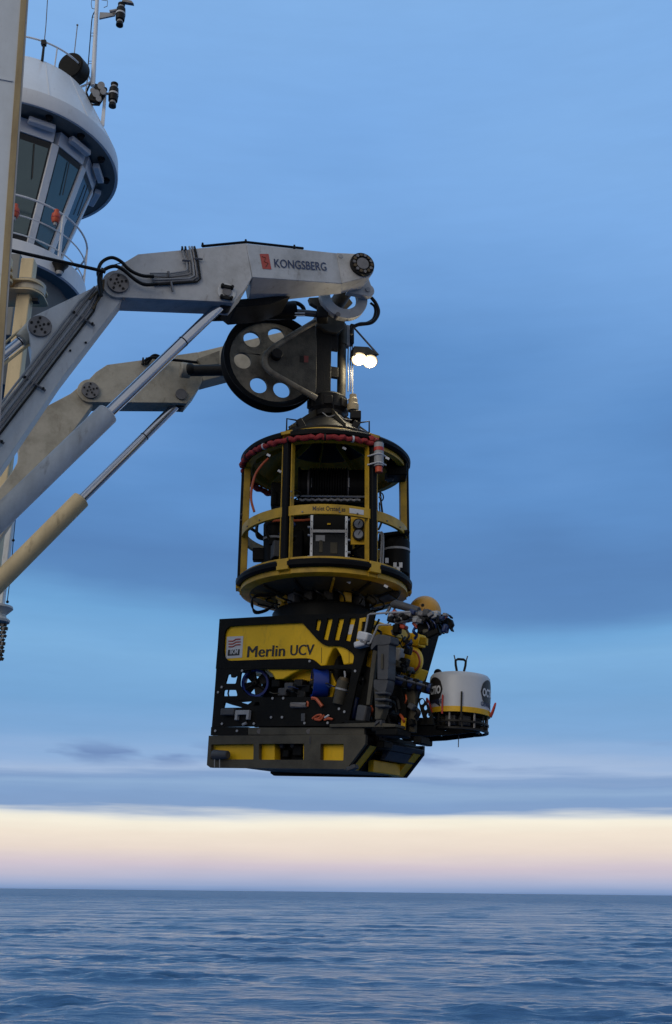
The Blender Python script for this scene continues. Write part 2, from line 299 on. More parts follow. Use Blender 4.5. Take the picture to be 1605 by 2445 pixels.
# ------------------------------------------------------------------ the sea
CHOP = .24
def sea():
    fine = np.radians(np.arange(-27, 27.01, .11)); coarse = np.radians(np.arange(30, 331, 4.0))
    ang = np.concatenate([fine, coarse]); dang = np.concatenate([np.full(len(fine), R(.11)), np.full(len(coarse), R(4))])
    rad = [.5, 4, 9, 15, 22, 30, 38, 45]; r = 50.0
    while r < 300: rad.append(r); r *= 1.0042
    while r < 4000: rad.append(r); r *= 1.006
    while r < 25000: rad.append(r); r *= 1.03
    rad = np.array(rad); drad = np.gradient(rad)
    A, Rr = np.meshgrid(ang, rad); X = Rr * np.sin(A); Y = Rr * np.cos(A)
    cell = np.maximum(np.minimum(Rr * dang[None, :], 400), drad[:, None]); Z = np.zeros_like(X)
    SLOPE = .0165
    G = np.clip(.55 + .9 * np.sin(.05 * X + .09 * Y + 1) * np.sin(.11 * Y - .04 * X + 2) + .5 * np.sin(.17 * Y + .07 * X) * np.sin(.05 * X - .03 * Y), .4, 1.35)
    for i in range(150):
        lam = .8 * (40 / .8) ** rng.random(); d = rng.normal(R(264), .72)
        k = 2 * math.pi / lam; amp = SLOPE * (math.exp(-(math.log(lam / 4.2) / .75) ** 2) + .42) * (.4 + 1.1 * rng.random()) * lam / (2 * math.pi) / .36; ph = rng.random() * 6.28
        fade = np.clip((lam / cell - 2.2) / 2.0, 0, 1)
        q = k * (X * math.cos(d) + Y * math.sin(d)) + ph + .6 * np.sin(.021 * X + .017 * Y + i)
        Z += amp * .36 * fade * G * (np.sin(q) - .33 * np.sin(2 * q))
    n, m = X.shape; vs = np.stack([X, Y, Z], -1).reshape(-1, 3)
    i, j = np.meshgrid(np.arange(n - 1), np.arange(m), indexing='ij'); j2 = (j + 1) % m
    fs = np.stack([i * m + j, i * m + j2, (i + 1) * m + j2, (i + 1) * m + j], -1).reshape(-1, 4)
    me = bpy.data.meshes.new('sea'); me.vertices.add(len(vs)); me.vertices.foreach_set('co', vs.ravel())
    me.loops.add(fs.size); me.loops.foreach_set('vertex_index', fs.ravel()); me.polygons.add(len(fs))
    me.polygons.foreach_set('loop_start', np.arange(0, fs.size, 4)); me.polygons.foreach_set('use_smooth', np.ones(len(fs), bool)); me.update(); me.validate()
    mt = bpy.data.materials.new('sea_water'); mt.use_nodes = True; t = mt.node_tree; N = t.nodes; L = t.links; b = N['Principled BSDF']
    b.inputs['Base Color'].default_value = (.016, .066, .150, 1); b.inputs['Roughness'].default_value = .16; b.inputs['IOR'].default_value = 1.33
    co = N.new('ShaderNodeTexCoord'); prev = None
    for sx, sy, sc_, st, ds in ((1, 2.2, .30, .6, .6), (1, 1.9, 1.3, .45, .14), (1, 1.5, 5.5, .3, .03)):
        mp = N.new('ShaderNodeMapping'); mp.inputs['Scale'].default_value = (sx, sy, 1); mp.inputs['Rotation'].default_value = (0, 0, .12); L.new(co.outputs['Object'], mp.inputs[0])
        nz = N.new('ShaderNodeTexNoise'); nz.inputs['Scale'].default_value = sc_; nz.inputs['Detail'].default_value = 4; L.new(mp.outputs[0], nz.inputs['Vector'])
        bp = N.new('ShaderNodeBump'); bp.inputs['Strength'].default_value = st; bp.inputs['Distance'].default_value = ds; L.new(nz.outputs['Fac'], bp.inputs['Height'])
        if prev: L.new(prev, bp.inputs['Normal'])
        prev = bp.outputs[0]
    # chop that is finer than the mesh tilts the surface at every distance
    mp = N.new('ShaderNodeMapping'); mp.inputs['Scale'].default_value = (.55, .95, 1); L.new(co.outputs['Object'], mp.inputs[0])
    nz = N.new('ShaderNodeTexNoise'); nz.inputs['Scale'].default_value = 1; nz.inputs['Detail'].default_value = 3; L.new(mp.outputs[0], nz.inputs['Vector'])
    vm = N.new('ShaderNodeVectorMath'); vm.operation = 'MULTIPLY_ADD'; L.new(nz.outputs['Color'], vm.inputs[0]); vm.inputs[1].default_value = (CHOP, CHOP, 0); vm.inputs[2].default_value = (-CHOP / 2, -CHOP / 2, 0)
    ln = N.new('ShaderNodeVectorMath'); ln.operation = 'LENGTH'; L.new(co.outputs['Object'], ln.inputs[0])
    far = N.new('ShaderNodeMapRange'); far.inputs['From Min'].default_value = 120; far.inputs['From Max'].default_value = 900; far.inputs['To Min'].default_value = 1; far.inputs['To Max'].default_value = 2.2; L.new(ln.outputs['Value'], far.inputs['Value'])
    rg = N.new('ShaderNodeMapRange'); rg.inputs['From Min'].default_value = 60; rg.inputs['From Max'].default_value = 1500; rg.inputs['To Min'].default_value = .15; rg.inputs['To Max'].default_value = .30; L.new(ln.outputs['Value'], rg.inputs['Value'])
    mpw = N.new('ShaderNodeMapping'); mpw.inputs['Scale'].default_value = (.010, .035, 1); L.new(co.outputs['Object'], mpw.inputs[0])
    nw = N.new('ShaderNodeTexNoise'); nw.inputs['Scale'].default_value = 1; nw.inputs['Detail'].default_value = 5; nw.inputs['Roughness'].default_value = .6; L.new(mpw.outputs[0], nw.inputs['Vector'])   # wind patches
    wm = N.new('ShaderNodeMath'); wm.operation = 'MULTIPLY_ADD'; L.new(nw.outputs['Fac'], wm.inputs[0]); wm.inputs[1].default_value = .34; L.new(rg.outputs[0], wm.inputs[2])
    ws = N.new('ShaderNodeMath'); ws.operation = 'SUBTRACT'; L.new(wm.outputs[0], ws.inputs[0]); ws.inputs[1].default_value = .17; L.new(ws.outputs[0], b.inputs['Roughness'])
    vs_ = N.new('ShaderNodeVectorMath'); vs_.operation = 'SCALE'; L.new(vm.outputs[0], vs_.inputs[0]); L.new(far.outputs[0], vs_.inputs['Scale'])
    va = N.new('ShaderNodeVectorMath'); va.operation = 'ADD'; L.new(prev, va.inputs[0]); L.new(vs_.outputs[0], va.inputs[1])
    vn = N.new('ShaderNodeVectorMath'); vn.operation = 'NORMALIZE'; L.new(va.outputs[0], vn.inputs[0]); L.new(vn.outputs[0], b.inputs['Normal'])
    me.materials.append(mt); o = bpy.data.objects.new('sea', me); COL.objects.link(o); o['kind'] = 'structure'; o['label'] = 'dark blue sea with low wind waves out to the horizon'
sea()

# ------------------------------------------------------------------ launch frame: directions of the two knuckle arms
AA = R(18.11); HEAD = Vector((-.144, 13.5, 15.16))
OUT = Vector((math.cos(AA), math.sin(AA), 0)); AFT = Vector((-math.sin(AA), math.cos(AA), 0)); UP = Vector((0, 0, 1))
def arm(u, v, n): return hit(u, v, HEAD + AFT * n, AFT)              # photograph pixel -> point on the vertical arm plane at offset n
def tz(u, v, n):
    p = arm(u, v, n); return ((p - HEAD).dot(OUT), p.z)
def AF(n): return frame(Vector((HEAD.x, HEAD.y, 0)) + AFT * n, OUT, UP, AFT)     # local x = out, y = up, z = aft (away)
def P3(t, z, n): return Vector((HEAD.x, HEAD.y, z)) + OUT * t + AFT * n
def arc(c, r, a0, a1, n=10): return [(c[0] + r * math.cos(R(a0 + (a1 - a0) * i / n)), c[1] + r * math.sin(R(a0 + (a1 - a0) * i / n))) for i in range(n + 1)]
NN = -1.526
PIN = tz(282, 678, NN); LUG = tz(96, 776, NN)
PX = .0051                                                           # metres per pixel at the near arm

def pin_disc(parent, c, n, r, nb, mat_='steel', inner=True):
    M = AF(n); h = .035
    d = MB().prism(circle2(c[0], c[1], r, 36), -h, T=M).build('pin_cover', mat_, parent, bev=.006)
    b = MB()
    k = MB().prism(circle2(c[0], c[1], r * .09, 10), -h - .006, T=M).build('centre_plug', 'dark_steel', d)
    for i in range(nb):
        a = 2 * math.pi * i / nb + .4; q = (c[0] + r * .74 * math.cos(a), c[1] + r * .74 * math.sin(a))
        MB().prism(circle2(*q, r * .12, 6), -h - .012, T=M).build('bolt', 'dark_steel', d)
    if inner:
        for i in range(4):
            a = math.pi / 2 * i + .5; q = (c[0] + r * .36 * math.cos(a), c[1] + r * .36 * math.sin(a))
            MB().prism(circle2(*q, r * .11, 6), -h - .012, T=M).build('bolt', 'dark_steel', d)
    return d

# ---- lower booms
boom_poly = [tz(*p, NN) for p in ((300, 700), (290, 655), (262, 652), (226, 680), (80, 750))] + \
            arc(LUG, 27 * PX, 125, 215, 8) + [tz(*p, NN) for p in ((74, 812), (77, 832), (72, 871), (55, 900), (-170, 1172), (-190, 1400), (147, 900), (283, 723))]
def lower_boom(n, mt, label):
    t = thing('lower_boom', label, 'crane boom', P3(boom_poly[-4][0], boom_poly[-4][1], n), 'lower booms of the launch frame')
    MB().prism(boom_poly, .30, T=AF(n)).build('boom_beam', mt, t, bev=.012)
    return t
lbn = lower_boom(NN + .05, 'white_paint', 'white lower boom with pipes along its side, rising from the left edge')
lbf = lower_boom(1.576, 'warmlit_cream_grey_paint', 'lower boom with painted warm light mostly hidden behind the white lower boom and big cylinder')
pin_disc(lbn, LUG, NN + .05, 26 * PX, 5)
nb = NN + .05
for k in range(5):                                                  # pipe run
    du = -15 + k * 8.5; dv = -11 + k * 6
    pts = [(232 + du * .35, 690 + dv * .5), (205 + du, 730 + dv), (160 + du, 789 + dv), (56 + du, 925 + dv), (-110 + du, 1141 + dv)]
    MB().tube([arm(u, v, nb - .03 - .006 * (k % 2)) for u, v in pts], .0135 if k != 2 else .018, 8).build('pipe', ('light_grey', 'steel', 'light_grey', 'steel', 'dark_steel')[k], lbn)
for u, v in ((196, 759), (79, 914), (-20, 1040)):                   # clamps over the pipes
    a = arm(u - 26, v - 16, nb - .03); b = arm(u + 30, v + 19, nb - .03)
    cb = MB().tube([a, b], .018, 4).build('pipe_clamp', 'steel', lbn, bev=.003)
    for q in (.12, .9):
        c = a.lerp(b, q); MB().cyl(c, c - AFT * .035, .014, seg=6).build('bolt', 'dark_steel', cb)
for u, v in ((205, 818), (168, 837)):
    MB().cyl(arm(u, v, nb), arm(u, v, nb - .015), .014, seg=8).build('plug', 'dark_steel', lbn)
MB().cyl(arm(295, 714, nb + .02), arm(295, 714, nb - .05), .02, seg=10).build('stop_pin', 'steel', lbn)
# hose ends on the boom near the knuckle
for k, pts in enumerate((((244, 640), (243, 665), (238, 690), (226, 702), (214, 715)), ((248, 668), (246, 690), (240, 708), (232, 720), (222, 738)))):
    MB().tube([arm(u, v, nb - .05) for u, v in pts], .013, 8, smooth=True).build('hose_end', 'bronze', lbn)

# ---- knuckle arms
def knuckle(side, mt, label):
    near = side < 0; n0 = NN if near else 1.526; n1 = -1.1 if near else 1.1; th = .33
    t = thing('knuckle_arm', label, 'crane arm', P3(*PIN, n0), 'knuckle arms of the launch frame')
    p1 = arc(PIN, 36 * PX, 265, 100, 12) + [tz(*p, NN) for p in ((298, 626), (329.5, 607), (434, 597), (587, 581), (602, 662), (584, 692), (558, 723), (526, 720))]
    MB().prism(p1, th, T=AF(n0)).build('inner_beam', mt, t, bev=.010)
    A, B = tz(587, 581, NN), tz(602.5, 662, NN); C_, D = tz(804, 604, -1.1), tz(816, 677, -1.1)
    def lev(u, v, z):
        d = ray(u, v); return CAM + d * ((z - CAM.z) / d.z)
    sg = 1 if near else 1
    fr = [P3(*A, n0), P3(*B, n0), P3(*D, n1), P3(*C_, n1)]
    if near:
        bb_, bd_ = lev(592, 726, B[1]), lev(815, 701, D[1]); bk = [P3(*A, n0 + th), bb_, bd_, P3(*C_, n1 + th)]
    else: bk = [P3(*A, n0 + th), P3(*B, n0 + th), P3(*D, n1 + th), P3(*C_, n1 + th)]
    e = OUT * .002
    ob = MB().hexa([p + e for p in fr], [p + e for p in bk]).build('outer_beam', mt, t, bev=.008)
    TC = tz(863, 634.6, -1.1); rt = 32 * PX * 1.12
    p3 = [C_, *arc(TC, rt, 95, -75, 12), D]
    MB().prism(p3, th - .01, T=AF(n1 - .004)).build('tip_lug', mt, t, bev=.008)
    if near:
        d = MB().prism(circle2(TC[0], TC[1], 29.5 * PX * 1.12, 40), -.05, T=AF(n1 - .004)).build('pin_cover', 'dark_steel', t, bev=.006)
        MB().prism(circle2(TC[0], TC[1], 15 * PX * 1.12, 30), -.062, T=AF(n1 - .004)).build('centre_plate', 'steel', d, bev=.004)
        for i in range(14):
            a = 2 * math.pi * i / 14; q = (TC[0] + 22 * PX * 1.12 * math.cos(a), TC[1] + 22 * PX * 1.12 * math.sin(a))
            MB().prism(circle2(*q, .024, 6), -.075, T=AF(n1 - .004)).build('bolt', 'steel' if i % 2 else 'bronze', d)
        pin_disc(t, PIN, n0, 25 * PX, 5)
        MB().prism(circle2(*tz(813, 612, -1.1), .03, 16), -.008, T=AF(n1 - .004)).build('grease_cap', 'light_grey', t)
    else:
        pin_disc(t, PIN, n0, 25 * PX, 5)
        q = tz(541.5, 698, NN); MB().prism(circle2(q[0], q[1], .085, 24), -.03, T=AF(n0)).build('pin_end', 'steel', t)
    return t, fr
kan, FR = knuckle(-1, 'grey_white_paint', 'pale grey knuckle arm lettered KONGSBERG with bolted round pin at its tip')
kaf, _ = knuckle(1, 'warmlit_cream_grey_paint', 'knuckle arm with painted warm light behind the sheave wheel and chrome cylinder rod')
# lettering and logo on the outer beam
ob_n = (FR[1] - FR[0]).cross(FR[3] - FR[0]).normalized(); ob_n = ob_n if ob_n.y < 0 else -ob_n
def ob(u, v): return hit(u, v, FR[0], ob_n)
p0, p1 = ob(654, 638), ob(779.5, 646.5); upv = (ob(652, 618) - p0)
lettering('KONGSBERG', p0, p1, upv.normalized(), upv.length * 1.0, 'navy_print', kan, ob_n, double=.016)
lg = MB(); q = [ob(*p) + ob_n * .004 for p in ((620, 606.5), (641, 606.5), (648, 643.5), (627, 642))]; lg.add(q, [(0, 1, 2, 3)]).build('logo_flag', 'logo_red', kan)
l2 = MB(); l2.tube([ob(*p) + ob_n * .006 for p in ((625, 613), (634, 616), (630, 625), (640, 629), (634, 638))], .004, 4).build('logo_crown', 'bronze', kan)
# pin keeper plate on the near face
fc = tz(541.5, 698, NN); M = AF(NN)
kp = MB().prism(circle2(*fc, 23 * PX, 32), -.012, T=M).build('pin_boss', 'white_paint', kan, bev=.003)
MB().prism(circle2(*fc, 11 * PX, 24), -.03, T=M).build('pin_end', 'steel', kp)
for s in (-1, 1):
    c = Vector(arm(541.5 + s * -1, 698 + s * 13, NN - .03)); bar = MB().box((0, 0, 0), (.155, .045, .03), T=frame(c, OUT, UP, AFT)).build('keeper_bar', 'dark_steel', kp, bev=.004)
    for q in (-1, 1): MB().cyl(c + OUT * .062 * q - AFT * .01, c + OUT * .062 * q - AFT * .04, .02, seg=6).build('bolt', 'dark_steel', kp)
# cable tray along the top of the arm
MB().tube([arm(483, 588, NN + .04), arm(587, 578, NN + .04), hit(724, 593, FR[0] + AFT * .04, ob_n)], .017, 6).build('cable_conduit', 'rubber', kan)
for u, v in ((484, 584), (587, 576), (703, 589)): MB().cyl(arm(u, v + 4, NN + .04), arm(u, v - 4, NN + .04), .02, .012, 8).build('conduit_clip', 'rubber', kan)
# small pipes on the near face
Z3 = lambda x, y: (220 + x / 4.339, 560 + y / 4.339)
for k, (mt, pts) in enumerate((('light_grey', ((600, 402), (740, 400), (800, 405), (960, 380), (985, 362), (980, 290), (950, 220), (935, 140))), ('steel', ((600, 432), (760, 440), (830, 440), (990, 420), (1020, 400), (1010, 280), (985, 220), (968, 140))),
        ('light_grey', ((620, 470), (1010, 455), (1058, 428), (1045, 300), (1012, 140))), ('steel', ((640, 500), (1040, 474), (1088, 440), (1068, 290), (1040, 140))), ('dark_steel', ((640, 522), (1090, 488), (1122, 458), (1100, 300), (1065, 140))))):
    P = [arm(*Z3(*p), NN - .025) for p in pts] + [arm(*Z3(pts[-1][0] - 4, 128), NN + .03)]
    MB().tube(P, .011 if k < 2 else .014, 8).build('pipe', mt, kan)
for a, b in (((790, 380), (800, 445)), ((815, 480), (835, 590)), ((935, 268), (1020, 272)), ((1060, 250), (1145, 255))):
    MB().tube([arm(*Z3(*a), NN - .04), arm(*Z3(*b), NN - .03)], .016, 4).build('pipe_clamp', 'steel', kan, bev=.003)
for x in (935, 968): MB().cyl(arm(*Z3(x, 160), NN - .03), arm(*Z3(x, 125), NN - .02), .018, .010, 8).build('pipe_fitting', 'dark_steel', kan)

# fittings of the far arm: pivot hub, dark shaft to the sheave, hose bundle
hub0, hub1 = arm(447, 885, 1.30), arm(545, 884, 1.05)
MB().cyl(hub0, hub1, .085, seg=24).build('pivot_shaft', 'dark_steel', kaf, bev=.01)
MB().cyl(hub0 - OUT * .10, hub0 + OUT * .05, .115, seg=24).build('pivot_collar', 'warmlit_cream_grey_paint', kaf, bev=.02)
MB().ball(hub0 + OUT * .03 - AFT * .04, .1, 18, 10).build('pivot_cap', 'dark_steel', kaf)
MB().tube([arm(*p, 1.35) for p in ((345, 862), (362, 854), (400, 858), (440, 862), (475, 866), (500, 868))], .022, 8, smooth=True).build('arm_hose', 'black_hose', kaf)
MB().tube([arm(*p, 1.45) for p in ((350, 868), (366, 850), (380, 852), (396, 866))], .028, 8, smooth=True).build('arm_hose', 'black_hose', kaf)
for u in (341, 349): MB().cyl(arm(u, 870, 1.5), arm(u + 1, 854, 1.5), .024, .012, 8).build('pipe_fitting', 'dark_steel', kaf)
MB().prism([tz(*p, 1.3) for p in ((470, 858), (524, 838), (524, 870), (480, 874))], .06, T=AF(1.28)).build('arm_gusset', 'sheave_paint', kaf, bev=.006)

# ---- hydraulic cylinders
def ram(label, n, mt, rodm, pts, rr, rb, key='hydraulic_cylinder', eye=True):
    (a, b, c) = pts                                             # rod eye, barrel mouth, barrel foot : (t, z)
    A, B, C3 = (P3(*q, n) for q in pts); ax = (B - A).normalized()
    t = thing(key, label, 'cylinder', C3, 'hydraulic cylinders of the launch frame')
    if eye: MB().cyl(A - AFT * rr * 1.3, A + AFT * rr * 1.3, rr * 1.7, seg=24).build('rod_eye', mt if eye == 2 else 'dark_steel', t, bev=.008)
    m = A.lerp(B, .37)
    MB().cyl(A.lerp(m, .06), m, rr * .96, seg=32).build('rod_sleeve', 'dark_rod' if rodm == 'chrome2' else rodm, t)
    MB().cyl(m, B + ax * .3, rr, seg=32).build('piston_rod', 'chrome' if rodm == 'chrome2' else rodm, t)
    MB().cyl(m - ax * .008, m + ax * .008, rr * 1.02, seg=32).build('rod_seam', 'dark_steel', t)
    bb = MB().cyl(B, C3, rb, seg=40).build('barrel', mt, t, bev=.012)
    MB().cyl(B - ax * .012, B + ax * .004, rb * .72, seg=32).build('gland', 'steel', bb)
    return t
nr = NN + .17
a = tz(535, 722, nr); b = tz(258, 987, nr); c = tz(-230, 1459, nr)
ram('large white hydraulic cylinder with long chrome rod under the KONGSBERG arm', nr, 'white_paint', 'chrome', (a, b, c), .068, .130)
ram('hydraulic cylinder in painted warm light with thin dark rod, lowest at the left', 1.526 + .17, 'warmlit_cream_paint', 'chrome', (a, b, c), .068, .130)
a2 = tz(96, 776, NN + .2); b2 = tz(-40, 886, NN + .2); c2 = tz(-250, 1056, NN + .2)
sm = ram('short hydraulic cylinder with chrome rod pinned to the white boom at the left edge', NN + .2, 'warmlit_cream_paint', 'chrome', (a2, b2, c2), .055, .10, eye=False)
A_ = P3(*a2, NN + .2); B_ = P3(*b2, NN + .2)
hx = MB(); d_ = (B_ - A_).normalized(); s_ = d_.cross(AFT)
MB().cyl(A_ + d_ * .06, A_ + d_ * .30, .125, .085, seg=24).build('rod_eye', 'warmlit_cream_grey_paint', sm, bev=.01)
MB().tube([A_ + d_ * .02 + s_ * .10, A_ + d_ * .9 + s_ * .085], .016, 8).build('side_pipe', 'warmlit_cream_paint', sm)
MB().tube([A_ + d_ * .2 - s_ * .10, A_ + d_ * .9 - s_ * .085], .016, 8).build('side_pipe', 'warmlit_cream_paint', sm)

# ---- hoses round the knuckle
def hose(label, pts, n, r, name='hydraulic_hose', mt='black_hose', group='hydraulic hoses at the knuckle', cat='hose'):
    P = [arm(u, v, n) for u, v in pts]; o = MB().tube(P, r, 10, smooth=True).build(name, mt)
    o['label'] = label; o['category'] = cat
    if group: o['group'] = group
    return o
hose('upper black hose looping high over the knuckle pin', [Z3(*p) for p in ((100, 600), (82, 480), (62, 400), (85, 310), (140, 258), (215, 240), (300, 280), (370, 350), (440, 397), (530, 428), (640, 435))], NN - .07, .021)
hose('lower black hose hugging the knuckle pin below the high loop', [Z3(*p) for p in ((95, 640), (70, 470), (100, 390), (170, 342), (250, 330), (330, 370), (400, 430), (480, 490), (560, 520), (680, 512))], NN - .10, .022)
hose('thin black hose beside the two thick loops on the arm', [Z3(*p) for p in ((100, 440), (120, 380), (190, 330), (280, 300), (340, 290))], NN - .02, .006)
hose('straight black cable running from the left column to the knuckle hoses', ((-60, 581), (7, 594), (120, 619), (236, 645), (252, 650)), NN - .16, .021, name='umbilical_cable', group=None, cat='cable')

# ------------------------------------------------------------------ sheave wheel
SC = tz(650, 866, 0); SR = .705
sh = thing('sheave_wheel', 'big dark sheave wheel with round holes and black rubber rim', 'sheave', P3(*SC, 0))
MS = AF(0) @ Matrix.Translation(Vector((SC[0], SC[1], 0)))
holes = []
for i in range(7):
    a = R(84 + 360 / 7 * i + (6 if i in (3,) else 0)); holes.append(circle2(.425 * math.cos(a), .425 * math.sin(a), .122, 24))
MB().prism(circle2(0, 0, .625, 64), .05, holes, T=MS @ Matrix.Translation(Vector((0, 0, -.025)))).build('web_plate', 'sheave_paint', sh, bev=.004)
MB().lathe([(.61, -.05), (.66, -.10), (.705, -.11), (.705, -.085), (.655, -.02), (.655, .02), (.705, .085), (.705, .11), (.66, .10), (.61, .05)], MS, 96, closed=True).build('rim', 'rubber', sh)
MB().lathe([(.02, -.09), (.16, -.09), (.19, -.05), (.19, .05), (.16, .09), (.02, .09)], MS, 40, closed=True).build('hub', 'sheave_paint', sh)

# ------------------------------------------------------------------ docking head hanging between the arm tips
Z4 = lambda x, y: (500 + x / 3.55, 560 + y / 3.55)
ZA = lambda x, y: (700 + x / 5.667, 640 + y / 5.667)
hd = thing('docking_head', 'dark steel docking head with triangular side plate above the yellow cage', 'docking head', HEAD)
np_ = -.30
pl = [tz(*p, np_) for p in ((752, 768), (640, 841), (631, 862), (641, 882), (747, 947), (755, 935), (757, 822))]
for n_, hh in ((np_, .03),):
    MB().prism(rounded(pl, .05), hh, T=AF(n_)).build('side_plate', 'head_steel', hd, bev=.006)
    MB().tube([arm(*p, np_) + AFT * (n_ - np_) for p in ((752, 768), (690, 806), (644, 838), (632, 862), (644, 886), (690, 914), (756, 951))], .042, 12, smooth=True).build('edge_tube', 'sheave_paint', hd)
c = P3(*tz(659, 850, np_), np_); MB().cyl(c - AFT * .09, c + AFT * .62, .075, seg=24).build('axle', 'dark_steel', hd, bev=.01)
for x0, mt in ((765, 'dark_steel'), (800, 'logo_red_dull')):
    q = [arm(*Z4(*p), np_) - AFT * .004 for p in ((x0, 1027), (x0 + 40, 1030), (x0 + 38, 1086), (x0, 1083))]; MB().add(q, [(0, 1, 2, 3)]).build('maker_badge', mt, hd)
# column: posts and cross plates leaving the slots open
def hb(x0, y0, x1, y1, n0, n1, mt, name):
    a, b = arm(x0, y0, n0), arm(x1, y1, n0); ta, tb = (a - HEAD).dot(OUT), (b - HEAD).dot(OUT)
    return MB().box(((ta + tb) / 2, (a.z + b.z) / 2, (n1 - n0) / 2), (abs(tb - ta), abs(a.z - b.z), n1 - n0), T=AF(n0)).build(name, mt, hd, bev=.006)
hb(755, 768, 790, 955, -.18, .2, 'dark_steel', 'column_post')
hb(790, 790, 808, 837, -.16, -.1, 'dark_steel', 'cross_plate'); hb(790, 874, 808, 902, -.16, -.1, 'dark_steel', 'cross_plate'); hb(790, 938, 808, 955, -.16, -.1, 'dark_steel', 'cross_plate')
MB().cyl(arm(817, 775, 0), arm(815, 955, 0), .062, seg=24).build('guide_tube', 'head_steel', hd)
MB().cyl(arm(818, 780, 0), arm(817.5, 826, 0), .072, seg=24).build('tube_collar', 'head_steel', hd, bev=.01)
hb(828, 775, 836, 826, -.05, .05, 'light_grey', 'flat_bar')
hb(838, 772, 846, 820, -.06, .06, 'dark_steel', 'junction_strip')
for k, u in enumerate((832, 838)): MB().tube([arm(u, 826, -.02), arm(u - 1, 860, -.04), arm(u, 905, -.02), arm(u - 1, 935, 0)], .009, 6, smooth=True).build('conduit', ('light_grey', 'steel')[k], hd)
MB().tube([arm(842, 820, -.02), arm(842, 870, -.03), arm(842, 930, -.02), arm(840, 952, -.05), arm(828, 954, -.1), arm(818, 946, -.14), arm(806, 945, -.14), arm(800, 950, -.12)], .009, 6, smooth=True).build('conduit', 'light_grey', hd)
# bell and snubber
ax = lambda v: at(780, v, HEAD.y).z
AXM = Matrix.Translation(Vector((HEAD.x + .02, HEAD.y, 0)))
MB().lathe([(.02, ax(948)), (.20, ax(948)), (.27, ax(956)), (.275, ax(985)), (.24, ax(992)), (.24, ax(1003)), (.19, ax(1008)), (.02, ax(1008))], AXM, 40).build('docking_bell', 'dark_steel', hd, bev=.006)
MB().lathe([(.02, ax(1002)), (.13, ax(1002)), (.155, ax(1012)), (.155, ax(1026)), (.11, ax(1034)), (.02, ax(1034))], AXM, 32).build('snubber', 'head_steel', hd)
for a in (-60, 0, 50, 120, 200):
    q = R(a); MB().box((.262 * math.sin(q), -.262 * math.cos(q), ax(975)), (.12, .07, .13), T=AXM, rot=Matrix.Rotation(q, 3, 'Z')).build('latch_block', 'dark_steel', hd, bev=.01)
MB().lathe([(.02, 0), (.075, 0), (.08, .03), (.08, .09), (.065, .11), (.065, .17), (.05, .19), (.05, .24), (.02, .24)], Matrix.Translation(at(843, 981, 13.35)), 24).build('slip_ring_motor', 'warmlit_cream_paint', hd)
MB().box(at(849, 996, 13.35), (.15, .2, .12)).build('motor_foot', 'dark_steel', hd, bev=.01)
for k, pts in enumerate((((770, 985), (785, 995), (806, 990), (822, 1000), (840, 1003)), ((798, 950), (796, 968), (800, 985), (812, 998), (832, 1006)), ((796, 1000), (806, 1010), (816, 1014), (826, 1008)))):
    MB().tube([at(u, v, 13.16) for u, v in pts], .007, 6, smooth=True).build('sensor_cable', ('light_grey', 'black_hose', 'light_grey')[k], hd)
# yoke ring and lugs under the arm tips
YC = tz(822, 706, -.62)
for n_, mt in ((-.62, 'grey_white_paint'), (.35, 'sheave_paint')):
    o_ = arc(YC, .345, 25, -175, 28); i_ = arc(YC, .205, -175, 25, 28)
    MB().prism(o_ + i_, .10, T=AF(n_)).build('yoke_ring', mt, hd, bev=.008)
lug = tz(877, 694, -.72); t0 = tz(850, 668, -.72)
MB().prism(arc(lug, .10, 60, -110, 10) + [tz(828, 699, -.72), tz(842, 655, -.72), tz(880, 668, -.72)], .09, T=AF(-.74)).build('yoke_lug', 'grey_white_paint', hd, bev=.008)
MB().prism(circle2(*lug, .035, 20), -.02, T=AF(-.74)).build('lug_pin', 'light_grey', hd)
MB().prism([tz(*ZA(*p), -.5) for p in ((215, 400), (500, 385), (590, 545), (545, 640), (440, 590), (240, 470))], .08, T=AF(-.5)).build('yoke_cheek', 'head_steel', hd, bev=.006)
MB().prism([tz(*ZA(*p), .0) for p in ((500, 400), (740, 380), (810, 470), (700, 575), (600, 540))], .06, T=AF(.0)).build('lamplit_yoke_plate', 'bronze', hd, bev=.006)  # lamp's orange light on the far plate put into the bronze tone
c = arm(*ZA(610, 625), -.66); MB().cyl(c, c + AFT * .1, .035, seg=12).build('yoke_bolt', 'steel', hd)
MB().cyl(P3(*tz(863, 634.6, -1.1), -.80), P3(*tz(863, 634.6, -1.1), 1.12), .11, seg=28).build('cross_shaft', 'head_steel', hd)
MB().prism([tz(*p, -.25) for p in ((757, 745), (828, 750), (822, 782), (806, 795), (780, 790), (757, 775))], .5, T=AF(-.25)).build('head_crown', 'head_steel', hd, bev=.012)
MB().prism([tz(*p, -.9) for p in ((540, 726), (640, 716), (690, 716), (640, 735), (560, 742))], .5, T=AF(-1.0)).build('damper_shadow_block', 'dark_steel', kan, bev=.01)  # dark block added for the shadow mass under the arm
